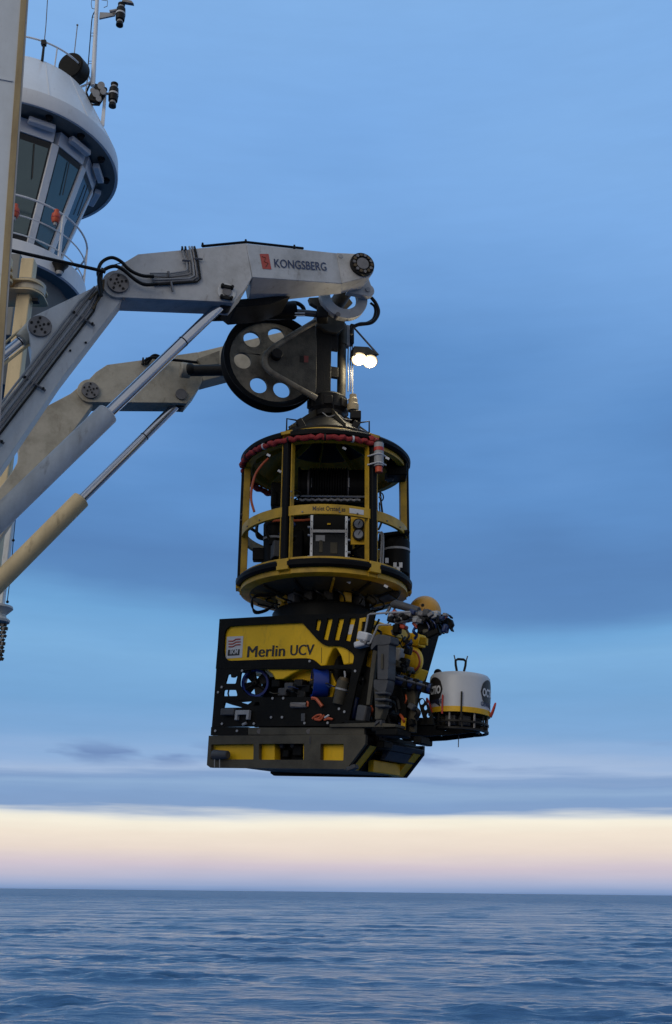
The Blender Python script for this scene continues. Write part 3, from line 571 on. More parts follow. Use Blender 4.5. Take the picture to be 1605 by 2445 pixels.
# black damper ram and hoses below the arm
t = thing('damper_cylinder', 'thick black hydraulic cylinder lying under the arm above the sheave', 'cylinder', arm(520, 750, -.5), 'hydraulic cylinders of the launch frame')
MB().cyl(arm(490, 745, -.45), arm(704, 741, -.45), .125, seg=28).build('barrel', 'rubber', t, bev=.015)
MB().cyl(arm(704, 745, -.45), arm(775, 752, -.45), .045, seg=20).build('piston_rod', 'dark_rod', t)
for v in (748, 754): MB().tube([arm(704, v, -.56), arm(728, v, -.56)], .009, 8).build('bright_pipe', 'bright_steel', t)
MB().box(arm(770, 752, -.45), (.16, .2, .18)).build('clevis', 'dark_steel', t, bev=.02)
hose('black hose arching over the end of the black damper cylinder', [Z4(*p) for p in ((640, 620), (690, 582), (750, 585), (795, 620), (805, 670))], -.45, .030, group='hoses at the docking head')
hose('outer black hose bulging out right of the white yoke', [ZA(*p) for p in ((1060, 400), (1120, 480), (1155, 580), (1130, 670), (1060, 738), (950, 758), (870, 770), (800, 815), (790, 900))], -.45, .026, group='hoses at the docking head')
hose('inner black hose tucked inside the bulge right of the white yoke', [ZA(*p) for p in ((1045, 470), (1100, 520), (1112, 600), (1080, 690), (1000, 740), (900, 750), (830, 790))], -.40, .018, group='hoses at the docking head')

# ---- floodlights (lit)
FN = -.2
br = thing('lamp_bracket', 'slim diagonal strut and hood carrying the two lit floodlights', 'bracket', arm(848, 785, FN))
MB().tube([arm(846, 783, FN), arm(904, 848, FN)], .014, 6).build('strut', 'steel', br)
MB().hexa([arm(*p, FN - .05) for p in ((846, 826), (880, 828), (904, 846), (842, 850))], [arm(*p, FN - .05) + AFT * .14 for p in ((846, 826), (880, 828), (904, 846), (842, 850))]).build('hood', 'head_steel', br, bev=.006)
for k, (u, v, lab) in enumerate(((857, 858, 'left lit floodlight of the pair beside the docking head'), (884, 864, 'right lit floodlight of the pair beside the docking head'))):
    c = arm(u, v, FN); aim = Vector((.06, -.60, -.80)).normalized(); f = thing('floodlight', lab, 'floodlight', c, 'floodlights on the docking head')
    M = axis_frame(c - aim * .07, c + aim)
    MB().lathe([(.01, -.05), (.05, -.04), (.098, .02), (.109, .056), (.105, .060), (.098, .045), (.01, .045)], M, 28).build('housing', 'dark_steel', f)
    MB().lathe([(.001, .135), (.03, .131), (.06, .112), (.074, .09)], M, 28).build('lens', 'lamp_glow', f)
    MB().lathe([(.074, .09), (.084, .080)], M, 28).build('lens_ring', 'lamp_edge', f)
    MB().lathe([(.084, .080), (.094, .070)], M, 28).build('lens_ring', 'lamp_rim', f)
    MB().lathe([(.094, .070), (.103, .060)], M, 28).build('lens_ring', 'lamp_outer', f)

# ------------------------------------------------------------------ ship structures at the left
cx0 = at(66, 0, 9).x; 
t = thing('ship_column', 'broad pale grey steel column with a brown stained edge filling the top left corner', 'column', (cx0 - .6, 9.2, 9))
ang = R(18.5)
pa, pb = at(67, 0, 9), at(31, 536, 9); lean = math.atan2(pa.x - pb.x, pa.z - pb.z)      # the column leans a little outboard
cm = Matrix.Translation(pa) @ Matrix.Rotation(lean, 4, 'Y') @ Matrix.Rotation(ang, 4, 'Z') @ Matrix.Translation(Vector((0, 0, -pa.z)))
MB().box((-.75, .5, 15), (1.5, 1.0, 14), T=cm).build('column_body', 'column_paint', t, bev=.03)
MB().box((-.043, -.004, 14.5), (.062, .012, 12.9), T=cm).build('stained_seam', 'brown_stain', t, bev=.003)
MB().box((-.004, .02, 14.6), (.02, .05, 12.7), T=cm).build('edge_trim', 'light_grey', t, bev=.003)
for z in (12.5, 14.6, 16.9, 18.6): MB().box((-.75, -.006, z), (1.3, .012, .02), T=cm).build('weld_seam', 'column_paint', t)

# posts with hinge clamp, warm deck light put into their cream colour
YC_ = 17.5
def yp(u, v, Y=YC_): return at(u, v, Y)
t = thing('warmlit_mast', 'steel mast post in painted warm light with a double flanged clamp at the left edge', 'mast', yp(20, 1600))
pr = yp(70, 714); pl_ = yp(38, 714); w = pr.x - pl_.x
zt0 = yp(60, 615).z
MB().box(((pr.x + pl_.x) / 2, YC_ + w * .5, zt0 - 6), (w, w, 12)).build('post', 'warmlit_cream_paint', t, bev=.02)
p2 = yp(8, 714); MB().box((p2.x - .13, YC_ + .14, zt0 - 5.9), (.26, .28, 12)).build('post', 'warmlit_cream_paint', t, bev=.02)
for v, lab in ((664, 'upper'), (686, 'lower')):
    a = yp(0, v); b = yp(103, v + 17)
    pts = [(a.x - .3, YC_ - .16), (yp(82, v).x, YC_ - .16), (yp(103, v).x, YC_ + .05), (yp(103, v).x, YC_ + .5), (a.x - .3, YC_ + .5)]
    MB().prism(rounded(pts, .1), .035, T=Matrix.Translation(Vector((0, 0, yp(60, v + 4, YC_ - .16).z)))).build('clamp_flange', 'warmlit_cream_paint', t, bev=.006)
z0 = yp(60, 692).z; z1 = yp(60, 668).z
MB().lathe([(.02, z0), (.30, z0), (.30, z1), (.02, z1)], Matrix.Translation(Vector((yp(74, 700).x - .1, YC_ + .2, 0))), 28).build('clamp_drum', 'warmlit_cream_grey_paint', t)
for k, v in enumerate((645, 660, 676)):
    p = yp(16, v, YC_ - .25); MB().cyl(p, p + Vector((0, 0, .06)), .11, seg=18).build('hinge_knuckle', 'warmlit_cream_paint', t, bev=.01)
p = yp(14, 688, YC_ - .25); MB().cyl(p - Vector((0, 0, .12)), p + Vector((0, 0, .42)), .035, seg=12).build('hinge_pin', 'bronze', t)
p = yp(82, 712); MB().box(p + Vector((0, .1, 0)), (.12, .12, .06)).build('clamp_nut', 'dark_steel', t)
# superstructure wall seen between the posts, its shade put into the grey
t = thing('deckhouse_wall', 'deckhouse side with painted shade seen in the gap between the warm-tinted posts', 'wall', (-8.6, 20, 12.5))
a = at(2, 800, 19.5); b = at(44, 605, 19.5)
MB().box(((a.x + b.x) / 2 - .2, 19.7, (a.z + b.z) / 2), (b.x - a.x + .5, .4, b.z - a.z)).build('wall_plate', 'ship_shade_grey', t, bev=.02)
# hanging pole with sheave spool and chains
t = thing('rigging_pole', 'slim pale pole with spool flange and hanging chains, lower left edge', 'pole', at(8, 1440, 19))
a = at(14, 1180, 19); MB().box((at(12, 1300, 19).x, 19.1, (a.z + at(12, 1460, 19).z) / 2), (.16, .16, a.z - at(12, 1460, 19).z)).build('pole', 'white_paint', t, bev=.02)
zc = at(5, 1465, 19).z; zt = at(5, 1448, 19).z; zb = at(5, 1486, 19).z
MB().lathe([(.02, zt), (.26, zt), (.27, zt - .04), (.16, zc - .02), (.16, zc - .06), (.24, zb + .04), (.23, zb), (.02, zb)], Matrix.Translation(Vector((at(-6, 1465, 19).x, 19, 0))), 32).build('spool', 'grey_white_paint', t)
for k, (u0, u1) in enumerate(((14, 3), (8, 2), (3, -2))):
    for j in range(10):
        v = 1492 + j * 9; f = j / 9; p = at(u0 + (u1 - u0) * f + (2 if j % 2 else -1), v, 18.95 + .03 * k)
        MB().box(p, (.035 + .03 * random.random(), .05, .055), rot=Matrix.Rotation(random.random(), 3, 'Y')).build('chain_link', ('dark_steel', 'steel', 'dark_steel')[k], t)
MB().tube([at(37, 1240, 18.9), at(32, 1290, 18.9), at(26, 1370, 18.9), at(17, 1440, 18.9)], .008, 6).build('wire', 'dark_steel', t)
for u, v in ((32, 1290), (18, 1437)): MB().ball(at(u, v, 18.9), .028, 10, 6).build('wire_clip', 'dark_steel', t)

# ------------------------------------------------------------------ round wheelhouse
K = .78
def wz(z): return 9 + (z - 9) * K
WX, WY = -10.86 * K, 30 * K
WM = Matrix.Translation(Vector((WX, WY, 0)))
def wl(prof): return [(max(r * K, .01), wz(z)) for r, z in prof]
def wp(th, r, z): return Vector((WX + r * K * math.sin(R(th)), WY - r * K * math.cos(R(th)), wz(z)))
wh = thing('wheelhouse', 'white round ship wheelhouse with slanted windows and wide overhanging roof', 'wheelhouse', (WX, WY, wz(22)))
MB().lathe(wl([(3.20, 32.40), (3.29, 32.42), (2.21, 34.57), (2.17, 34.6), (2.0, 34.62), (.01, 34.75)]), WM, 96).build('roof', 'ship_white', wh)
MB().lathe(wl([(3.24, 31.86), (3.33, 31.85), (3.345, 31.88), (3.31, 32.42), (3.29, 32.435), (3.18, 32.43)]), WM, 96).build('roof_fascia', 'ship_white', wh)
MB().lathe(wl([(3.23, 31.88), (2.75, 31.95), (2.45, 32.0), (.05, 32.0)]), WM, 96).build('soffit', 'ship_shade_grey', wh)  # shade under the overhang is in this grey
TH0, DT, NW = 15, 30, 12
rt_, zt_, rb_, zb_ = 2.52, 31.35, 1.62, 28.05
MB().lathe(wl([(1.5, 27.0), (1.52, 28.0), (2.36, 31.4), (2.4, 32.0)]), WM, 12, a0=R(TH0), a1=R(TH0) + 2 * math.pi).build('cabin_core', 'ship_shade_grey', wh)
for i in range(-1, 6):
    th = TH0 + DT * i
    a, b = wp(th, rt_, zt_), wp(th, rb_, zb_)
    e = Vector((math.sin(R(th)), -math.cos(R(th)), 0)); s = Vector((math.cos(R(th)), math.sin(R(th)), 0))
    MB().hexa([a + s * .10 + e * .03, b + s * .09 + e * .03, b - s * .09 + e * .03, a - s * .10 + e * .03], [a + s * .10 - e * .12, b + s * .09 - e * .12, b - s * .09 - e * .12, a - s * .10 - e * .12]).build('mullion', 'ship_white', wh, bev=.015)
    t1 = th + DT; c, d = wp(t1, rt_, zt_), wp(t1, rb_, zb_)
    s2 = Vector((math.cos(R(t1)), math.sin(R(t1)), 0)); nrm = Vector((math.sin(R(th + 15)), -math.cos(R(th + 15)), -.25)).normalized()
    q = [a + s * .11 - nrm * .02, b + s * .10 - nrm * .02, d - s2 * .10 - nrm * .02, c - s2 * .11 - nrm * .02]
    w_ = MB().hexa(q, [p - nrm * .03 for p in q]).build('window_gasket', 'window_gasket', wh)
    cen = (q[0] + q[1] + q[2] + q[3]) / 4; qi = [cen + (p - cen) * .88 + nrm * .006 for p in q]
    MB().hexa(qi, [p - nrm * .012 for p in qi]).build('pane', 'glass', w_)
    # wiper
    m_ = (qi[0] + qi[3]) / 2; MB().tube([m_ + nrm * .04, m_ * .62 + (qi[1] + qi[2]) / 2 * .38 + nrm * .03 + s * .1], .014, 5).build('wiper', 'window_gasket', w_)
    # header casing
    h0, h1 = wp(th + 2, rt_ + .12, 31.85), wp(t1 - 2, rt_ + .12, 31.85); g0, g1 = wp(th + 2, rt_ + .02, 31.38), wp(t1 - 2, rt_ + .02, 31.38)
    MB().hexa([h0, g0, g1, h1], [p - nrm * .25 for p in (h0, g0, g1, h1)]).build('window_header', 'ship_white', wh, bev=.015)
    bx = wp(th + 17, rt_ + .22, 31.70); MB().box((0, 0, 0), (.66, .16, .15), T=Matrix.Translation(bx) @ Matrix.Rotation(R(th + 15), 4, 'Z')).build('blind_casing', 'ship_white', wh, bev=.02)
    sl = wp(th + 15, rb_ + .03, 27.9); MB().box((0, 0, 0), (.8, .14, .10), T=Matrix.Translation(sl) @ Matrix.Rotation(R(th + 15), 4, 'Z')).build('window_sill', 'ship_white', wh, bev=.015)
for th in (35, 58, 82, 104):
    p = wp(th, 2.95, 31.9); MB().cyl(p, p - Vector((0, 0, .08)), .10, .07, 16).build('soffit_light', 'dark_steel', wh)
# deck drum below the windows
MB().lathe(wl([(.05, 27.45), (2.62, 27.45), (2.66, 27.42), (2.66, 26.80), (2.60, 26.76)]), WM, 80).build('deck_skirt', 'ship_white', wh)
MB().lathe(wl([(1.45, 27.4), (1.62, 27.95), (1.62, 28.06), (1.5, 28.06)]), WM, 48).build('cabin_base', 'ship_white', wh)
MB().lathe(wl([(2.60, 26.79), (2.2, 26.75), (1.6, 24.6), (1.45, 23.2), (.05, 23.2)]), WM, 64).build('drum_underside', 'ship_shade_grey', wh)  # shade below the drum is in the colour
for th in (8, 32, 56, 80, 104): MB().tube([wp(th, 3.30, 32.43), wp(th, 2.215, 34.56)], .008, 4).build('plate_seam', 'ship_white', wh)
# railing
def ring(r, z, th0, th1, rad, name, par):
    return MB().tube([wp(th0 + (th1 - th0) * i / 48, r, z) for i in range(49)], rad, 8).build(name, 'ship_white', par)
for z, rad in ((29.02, .026), (28.33, .018), (27.68, .018)): ring(2.56, z, -40, 200, rad, 'handrail', wh)
for th in (-25, 15, 58, 102, 145, 188): MB().box((0, 0, 0), (.075, .05, 1.62 * K), T=Matrix.Translation(wp(th, 2.56, 28.2)) @ Matrix.Rotation(R(th), 4, 'Z')).build('rail_post', 'ship_white', wh, bev=.008)
ring(2.25, 35.30, -40, 120, .024, 'roof_handrail', wh)
for th in (-20, 40, 78, 112): MB().tube([wp(th, 2.22, 34.5), wp(th, 2.25, 35.3)], .018, 6).build('roof_rail_post', 'ship_white', wh)
p = at(142, 640, WY - 2.2); 
# orange lights on the rail and small fittings
def lifelight(u, v, lab, Y):
    p = at(u, v, Y); t = thing('lifebuoy_light', lab, 'safety light', p - Vector((0, 0, .15)), 'orange safety lights on the wheelhouse rail')
    MB().lathe([(.01, -.17), (.07, -.16), (.10, -.10), (.105, .02), (.10, .07), (.06, .10), (.06, .19), (.01, .20)], Matrix.Translation(p), 20).build('float_body', 'orange_buoy', t)
    MB().cyl(p - Vector((0, 0, .24)), p - Vector((0, 0, .15)), .045, seg=12).build('lens', 'light_grey', t)
    MB().lathe([(.104, -.05), (.112, -.05), (.112, -.02), (.104, -.02)], Matrix.Translation(p), 20, closed=True).build('strap', 'red_paint', t)
    MB().box(p + Vector((0, .14, .1)), (.08, .2, .05)).build('bracket', 'light_grey', t)
pr_ = wp(45, 2.56, 28.8)
lifelight(134, 518, 'orange safety light hung on the wheelhouse railing in front of the windows', pr_.y - .12)
lifelight(36, 505, 'orange safety light half hidden by the grey column edge', wp(12, 2.6, 28.8).y - .1)
p = at(143, 640, wp(55, 2.7, 27).y); t = thing('deck_floodlight', 'small dark deck floodlight under the round wheelhouse gallery', 'floodlight', p)
MB().lathe([(.01, .12), (.18, .12), (.20, .09), (.12, -.02), (.10, -.10), (.01, -.11)], Matrix.Translation(p), 24).build('shade', 'dark_steel', t)
MB().lathe([(.01, -.20), (.07, -.19), (.09, -.12), (.08, -.09), (.01, -.09)], Matrix.Translation(p), 20).build('lens', 'light_grey', t)
MB().box(p + Vector((.02, .12, .16)), (.1, .3, .06)).build('bracket', 'ship_white', t)

# ---- roof gear
YM = WY - 2.0 * K * math.cos(R(70)) + .2
def mp(u, v): return at(u, v, YM)
t = thing('signal_mast', 'slim white signal mast with stacked navigation lights on the wheelhouse roof', 'mast', mp(222, 205))
MB().cyl(mp(222, 205), mp(235, -60), .065, .05, 16).build('pole', 'ship_white', t)
MB().prism([(0, 0), (.42, .12), (.42, .2), (0, .22)], .05, T=frame(mp(237, 44), Vector((1, 0, 0)), UP, Vector((0, 1, 0)))).build('bracket', 'light_grey', t)
MB().cyl(mp(262, 28), mp(282, 24), .045, seg=10).build('bracket_arm', 'light_grey', t)
def navlight(par, u, v):
    p = mp(u, v); s = 1.0
    MB().lathe([(.01, -.36), (.10, -.36), (.095, -.28), (.075, -.25), (.075, -.20), (.12, -.18), (.13, -.02), (.11, 0), (.11, .06), (.13, .08), (.12, .22), (.075, .25), (.075, .30), (.095, .33), (.10, .38), (.01, .38)], Matrix.Translation(p), 24).build('navigation_light', 'dark_steel', par)
    MB().lathe([(.132, .0), (.136, .0), (.136, .055), (.132, .055)], Matrix.Translation(p), 24, closed=True).build('light_band', 'label_white', par)
    for z in (-.235, .27): MB().lathe([(.078, z - .03), (.082, z - .03), (.082, z + .03), (.078, z + .03)], Matrix.Translation(p), 24, closed=True).build('lens', 'light_grey', par)
    MB().cyl(p + Vector((-.22, 0, .05)), p + Vector((-.1, 0, .05)), .03, seg=8).build('light_mount', 'steel', par)
navlight(t, 288, 36); navlight(t, 271, 228)
MB().cyl(mp(238, 222), mp(264, 224), .03, seg=8).build('bracket_arm', 'light_grey', t)
MB().tube([mp(*p) for p in ((232, 18), (225, 30), (220, 45), (216, 90), (212, 140), (210, 162))], .014, 6, smooth=True).build('mast_cable', 'black_hose', t)
for v in (41, 79, 86, 146, 152): MB().tube([mp(219 - (v - 41) * .06, v), mp(229 - (v - 41) * .06, v)], .008, 5).build('cable_clip', 'steel', t)
MB().tube([mp(*p) for p in ((229, 22), (220, 20), (218, 10), (219, 0), (230, 2))], .01, 5).build('step_loop', 'steel', t)
MB().tube([mp(*p) for p in ((243, 0), (257, 2), (256, 15), (248, 18))], .01, 5).build('step_loop', 'steel', t)
MB().prism([(0, 0), (.10, 0), (.07, 1.1), (.0, 1.1)], .03, T=frame(mp(240, 300), Vector((1, 0, 0)), UP, Vector((0, 1, 0)))).build('stay_plate', 'ship_white', t)
MB().prism([(0, 0), (.35, .05), (.28, .12), (.02, .1)], .1, T=frame(mp(291, 3), Vector((1, 0, -.35)).normalized(), UP, Vector((0, 1, 0)))).build('wind_vane', 'steel', t)
# horn cluster
t = thing('horn_cluster', 'cluster of round pale lamps in a dark frame beside the mast foot', 'lamp cluster', mp(238, 250))
fr_ = MB(); fr_.tube([mp(*p) for p in ((206, 220), (218, 250), (236, 251), (250, 228), (246, 206), (216, 199))], .03, 6, closed=True).build('frame', 'dark_steel', t)
MB().box(mp(233, 226), (.34, .12, .55), rot=Matrix.Rotation(R(20), 3, 'Y')).build('housing', 'dark_steel', t, bev=.03)
for u, v, r in ((246, 214, .10), (234, 233, .10), (240, 245, .075), (251, 228, .085), (226, 226, .07)):
    p = mp(u, v) + Vector((0, -.1, 0)); MB().cyl(p, p + Vector((0, -.12, -.05)), r * .7, r, 16).build('lamp', 'light_grey', t)
# searchlight
p = mp(186, 176); t = thing('searchlight', 'round dark searchlight drum behind the roof railing', 'searchlight', p - Vector((0, 0, .4)))
d_ = Vector((-.25, -1, -.2)).normalized()
MB().cyl(p, p + d_ * .42, .36, .36, 36).build('drum', 'dark_steel', t, bev=.02)
MB().cyl(p + d_ * .40, p + d_ * .44, .33, .33, 36).build('glass_face', 'rubber', t)
MB().tube([p + Vector((-.40, 0, .1)), p + Vector((-.38, 0, -.25)), p + Vector((0, 0, -.46)), p + Vector((.38, 0, -.25)), p + Vector((.40, 0, .1))], .03, 6, smooth=True).build('yoke', 'ship_white', t)
MB().box(p + Vector((0, 0, -.6)), (.14, .14, .35)).build('pedestal', 'ship_white', t)
# whip antennas
t = thing('whip_antenna', 'tall thin whip antenna clamped to the roof rail left of the mast', 'antenna', mp(100, 145), 'whip antennas on the wheelhouse')
YA = wp(28, 2.25, 35).y
MB().tube([at(106, 100, YA), at(110, 60, YA), at(116, -40, YA)], .012, 6).build('whip', 'steel', t)
MB().cyl(at(101, 145, YA), at(106, 100, YA), .035, .03, 10).build('base_tube', 'dark_steel', t)
MB().box(at(105, 103, YA), (.12, .1, .14)).build('clamp', 'dark_steel', t)
t = thing('whip_antenna', 'short pale rod antenna standing between the tall whip and the mast', 'antenna', mp(175, 195), 'whip antennas on the wheelhouse')
MB().tube([mp(175, 152), mp(185, 61)], .014, 6).build('whip', 'light_grey', t)
MB().cyl(mp(177, 198), mp(175, 150), .04, .035, 10).build('base_tube', 'ship_white', t)
MB().ball(mp(185, 60), .03, 10, 6).build('tip', 'steel', t)

# ------------------------------------------------------------------ yellow tether cage
Z5 = lambda x, y: (550 + x / 3.396, 1000 + y / 3.396)
GX, GY = -.148, 13.5
ZT, ZB = 14.47, 12.74
GM = Matrix.Translation(Vector((GX, GY, 0)))
def gp(th, r, z): return Vector((GX + r * math.sin(R(th)), GY - r * math.cos(R(th)), z))
def g5(x, y, dY): return at(*Z5(x, y), GY + dY)
cg = thing('tether_cage', 'round yellow tether management cage hanging above the vehicle', 'tether cage', (GX, GY, ZB - .4))
# top: ring, dish, cone
MB().lathe([(1.00, ZT - .10), (1.08, ZT - .10), (1.085, ZT + .05), (.58, ZT + .33), (.56, ZT + .30), (.98, ZT + .0)], GM, 72, closed=True).build('top_dish', 'cage_yellow', cg)
MB().lathe([(.76, ZT + .235), (.76, ZT + .265), (.74, ZT + .28), (.30, ZT + .60), (.17, ZT + .69), (.14, ZT + .66), (.14, ZT + .60), (.30, ZT + .48), (.54, ZT + .29)], GM, 72, closed=True).build('roof_cone', 'dark_steel', cg)
for i in range(6):
    a = 60 * i + 20; MB().hexa([gp(a - 2, .18, ZT + .64), gp(a + 2, .18, ZT + .64), gp(a + .8, .74, ZT + .28), gp(a - .8, .74, ZT + .28)], [gp(a - 2, .18, ZT + .80), gp(a + 2, .18, ZT + .80), gp(a + .8, .76, ZT + .31), gp(a - .8, .76, ZT + .31)]).build('cone_gusset', 'olive_steel', cg)
POST = (-26, 34, 94, 154, 214, 274)
for i, th in enumerate(POST):                                                  # fender arcs between the posts, top and bottom
    for z, nm in ((ZT + .0, 'top_fender'), (ZB + .015, 'bottom_fender')):
        MB().lathe([(1.07 + .0, z - .045), (1.12, z - .05), (1.15, z - .025), (1.155, z + .02), (1.13, z + .05), (1.07, z + .055)], GM, 18, a0=R(th + 3.4), a1=R(th + 56.6), closed=True).build(nm, 'rubber', cg)
    p = gp(th, 1.05, 0); M = Matrix.Translation(p) @ Matrix.Rotation(R(th), 4, 'Z')
    post = MB().box((0, .03, (ZT + ZB) / 2 - .02), (.14, .012, ZT - ZB + .10), T=M)
    for s in (-1, 1): post.box((s * .066, -.005, (ZT + ZB) / 2 - .02), (.014, .085, ZT - ZB + .18), T=M)
    po = post.build('post', 'cage_yellow', cg, bev=.004)
    zc = (ZT + ZB) / 2
    MB().prism([(-.045, .02), (-.045, -.05), (-.03, -.085), (.03, -.085), (.045, -.05), (.045, .02)], ZT - ZB - .06, T=M @ Matrix.Translation(Vector((0, 0, ZB + .03)))).build('post_fender', 'rubber', po, bev=.01)
    MB().box((0, -.03, ZT + .03), (.17, .12, .05), T=M).build('post_cap', 'cage_yellow', po, bev=.006)
    MB().box((0, -.025, ZB + .01), (.165, .145, .14), T=M).build('post_foot', 'cage_yellow', po, bev=.006)
    for z in (ZB + .87, ZB + .95):
        q = gp(th + 4.5, 1.11, z); MB().cyl(q, q + (q - gp(th + 4.5, 1.0, z)).normalized() * .02, .012, seg=6).build('bolt', 'steel', po)
# bottom ring, floor and skirt
MB().lathe([(.98, ZB + .05), (1.08, ZB + .105), (1.09, ZB - .10), (1.05, ZB - .115), (.97, ZB - .12), (.97, ZB - .06)], GM, 72, closed=True).build('bottom_ring', 'cage_yellow', cg)
MB().lathe([(.968, ZB - .115), (.66, ZB - .19), (.60, ZB - .19), (.60, ZB - .15), (.968, ZB - .065)], GM, 72, closed=True).build('shaded_floor_dish', 'olive_steel', cg)  # darker than the yellow ring: underside shade put into the colour
for i in range(12):
    a = 30 * i + 8; MB().hexa([gp(a - .8, .95, ZB - .125), gp(a + .8, .95, ZB - .125), gp(a + 1.2, .66, ZB - .20), gp(a - 1.2, .66, ZB - .20)], [gp(a - .8, .95, ZB - .15), gp(a + .8, .95, ZB - .15), gp(a + 1.2, .66, ZB - .235), gp(a - 1.2, .66, ZB - .235)]).build('floor_rib', 'cage_yellow' if i % 3 == 0 else 'dark_steel', cg)
MB().lathe([(.62, ZB - .18), (.40, ZB - .17), (.40, ZB - .13), (.62, ZB - .13)], GM, 48, closed=True).build('floor_plate', 'head_steel', cg)
# mid band
zm = g5(790, 735, -1.08).z
MB().lathe([(1.055, zm - .065), (1.10, zm - .065), (1.10, zm + .065), (1.055, zm + .065)], GM, 96, closed=True).build('mid_band', 'cage_yellow', cg, bev=.003)
for i, th in enumerate((-14, 10, 22, 46, 62, -48, -64)):
    q = gp(th, 1.10, zm - .03); MB().cyl(q, gp(th, 1.112, zm - .03), .012, seg=6).build('band_bolt', 'steel', cg)
def wrap(v, f, th0, r, z, name, mt, par, M=None, sc=1.0):
    b = MB(); b.add([gp(th0 + math.degrees(p[0] * sc / r), r, z + p[1] * sc) for p in v], f); return b.build(name, mt, par)
v, f = text2d('Mislet Orsted as', .082, .001); k_ = .41 / max(p[0] for p in v); v = [(p[0] * k_, p[1], 0) for p in v]; wrap(v, f, -7.5, 1.103, zm - .022, 'band_lettering', 'black_print', cg)
MB().lathe([(1.1015, zm - .035), (1.104, zm - .035), (1.104, zm + .03), (1.1015, zm + .03)], GM, 8, a0=R(16.5), a1=R(26.5), closed=True).build('band_label', 'label_white', cg)
# red padded sleeve on the top ring, back sleeve lower
def sleeve(ths, name, r0=1.13, dz=0, rad=.036):
    P = []; rr = []
    n = len(ths)
    for i, th in enumerate(ths):
        P.append(gp(th, r0 + .012 * math.sin(i * 1.9), ZT - .075 + dz + .010 * math.sin(i * 1.3))); rr.append(rad * (.92 + .10 * math.sin(i * .83) + .10 * random.random()))
    MB().tube(P, rr, 10).build(name, 'red_fabric', cg)
sleeve([-84 + i * 1.5 for i in range(80)], 'red_sleeve')
sleeve([30 + i * 1.0 for i in range(8)], 'red_sleeve_end', 1.13, .04, .05)
sleeve([-84 - i * 2 for i in range(26)], 'red_sleeve', 1.10, -.06, .042)
for th in (-66, -44, -24, 0, 18): MB().lathe([(.040, -.012), (.045, -.012), (.045, .012), (.040, .012)], axis_frame(gp(th, 1.13, ZT - .075), gp(th + 1, 1.13, ZT - .075)), 12, closed=True).build('sleeve_tie', 'label_white' if th in (-44, 18) else 'dark_steel', cg)
# sensor on the right post
q0, q1 = g5(1205, 200, -.98), g5(1205, 435, -.98)
MB().cyl(q0, q0.lerp(q1, .8), .062, seg=20).build('beacon_body', 'light_grey', cg); MB().cyl(q0.lerp(q1, .8), q1, .045, seg=16).build('beacon_tip', 'orange_buoy', cg)
MB().cyl(q0.lerp(q1, .16), q0.lerp(q1, .28), .065, seg=20).build('beacon_band', 'red_paint', cg); MB().cyl(q0, q0 + Vector((0, 0, .03)), .05, seg=16).build('beacon_cap', 'dark_steel', cg)
for f_ in (.42, .72): a = q0.lerp(q1, f_); MB().tube([a + Vector((-.14, .02, 0)), a + Vector((0, -.07, 0)), a + Vector((.09, .03, 0))], .010, 6, smooth=True).build('beacon_clamp', 'label_white', cg)
# brackets on the roof
for s, th in ((-1, -40), (1, 46)):
    b_ = gp(th, .80, ZT + .22)
    MB().tube([b_, b_ + Vector((0, 0, .19)), b_ + Vector((.12 * -s, 0, .17)), b_ + Vector((.22 * -s, 0, .02))], .012, 6).build('roof_hoop', 'dark_steel', cg)
    MB().box(b_ + Vector((.2 * -s, .05, .1)), (.09, .12, .2), rot=Matrix.Rotation(.5 * s, 3, 'Y')).build('roof_latch', 'dark_steel', cg, bev=.01)
# dark inner dish ribs and junction box under the roof
for i in range(8):
    a = 45 * i + 10; MB().hexa([gp(a - 1, .25, ZT + .50), gp(a + 1, .25, ZT + .50), gp(a + .6, .95, ZT + .0), gp(a - .6, .95, ZT + .0)], [gp(a - 1, .25, ZT + .36), gp(a + 1, .25, ZT + .36), gp(a + .6, .95, ZT - .06), gp(a - .6, .95, ZT - .06)]).build('roof_rib', 'cage_yellow', cg)
MB().box(g5(1350, 415, -.1), (.26, .3, .26)).build('junction_box', 'black_plastic', cg, bev=.02)
MB().box(g5(1290, 470, -.1), (.12, .1, .1)).build('camera_housing', 'grey_plastic', cg, bev=.02)
# tether winch drum
w0, w1 = g5(560, 565, -.1), g5(1105, 565, -.1)
MB().cyl(w0, w1, .25, seg=36).build('winch_drum', 'rubber', cg, bev=.01)
for f_ in (0, .14, .72, 1): a = w0.lerp(w1, f_); MB().cyl(a - Vector((.012, 0, 0)), a + Vector((.012, 0, 0)), .285 if f_ in (0, 1) else .258, seg=36).build('drum_flange', 'black_plastic' if f_ in (0, 1) else 'steel', cg)
MB().tube([g5(520, 625, -.45), g5(1100, 632, -.45)], .014, 6).build('level_wind_shaft', 'bright_steel', cg)
pts = [g5(560 + 26 * i, 655 + (7 if i % 2 else -3), -.42) for i in range(20)]
MB().tube(pts, .016, 6).build('level_wind_chain', 'light_grey', cg)
MB().box((g5(790, 640, -.2).x, GY - .05, g5(790, 690, -.2).z), (1.2, .5, .05)).build('winch_bed', 'black_plastic', cg, bev=.01)
for x in (655, 960): MB().cyl(g5(x, 480, -.35), g5(x, 555, -.35), .012, seg=8).build('tie_bolt', 'light_grey', cg)
for k in range(7): MB().cyl(g5(352, 590 + 16 * k, -.2), g5(372, 590 + 16 * k, -.2), .03, seg=10).build('tether_guide_roller', 'rubber', cg)
MB().box(g5(400, 640, 0), (.22, .3, .34)).build('gear_case', 'black_plastic', cg, bev=.02)
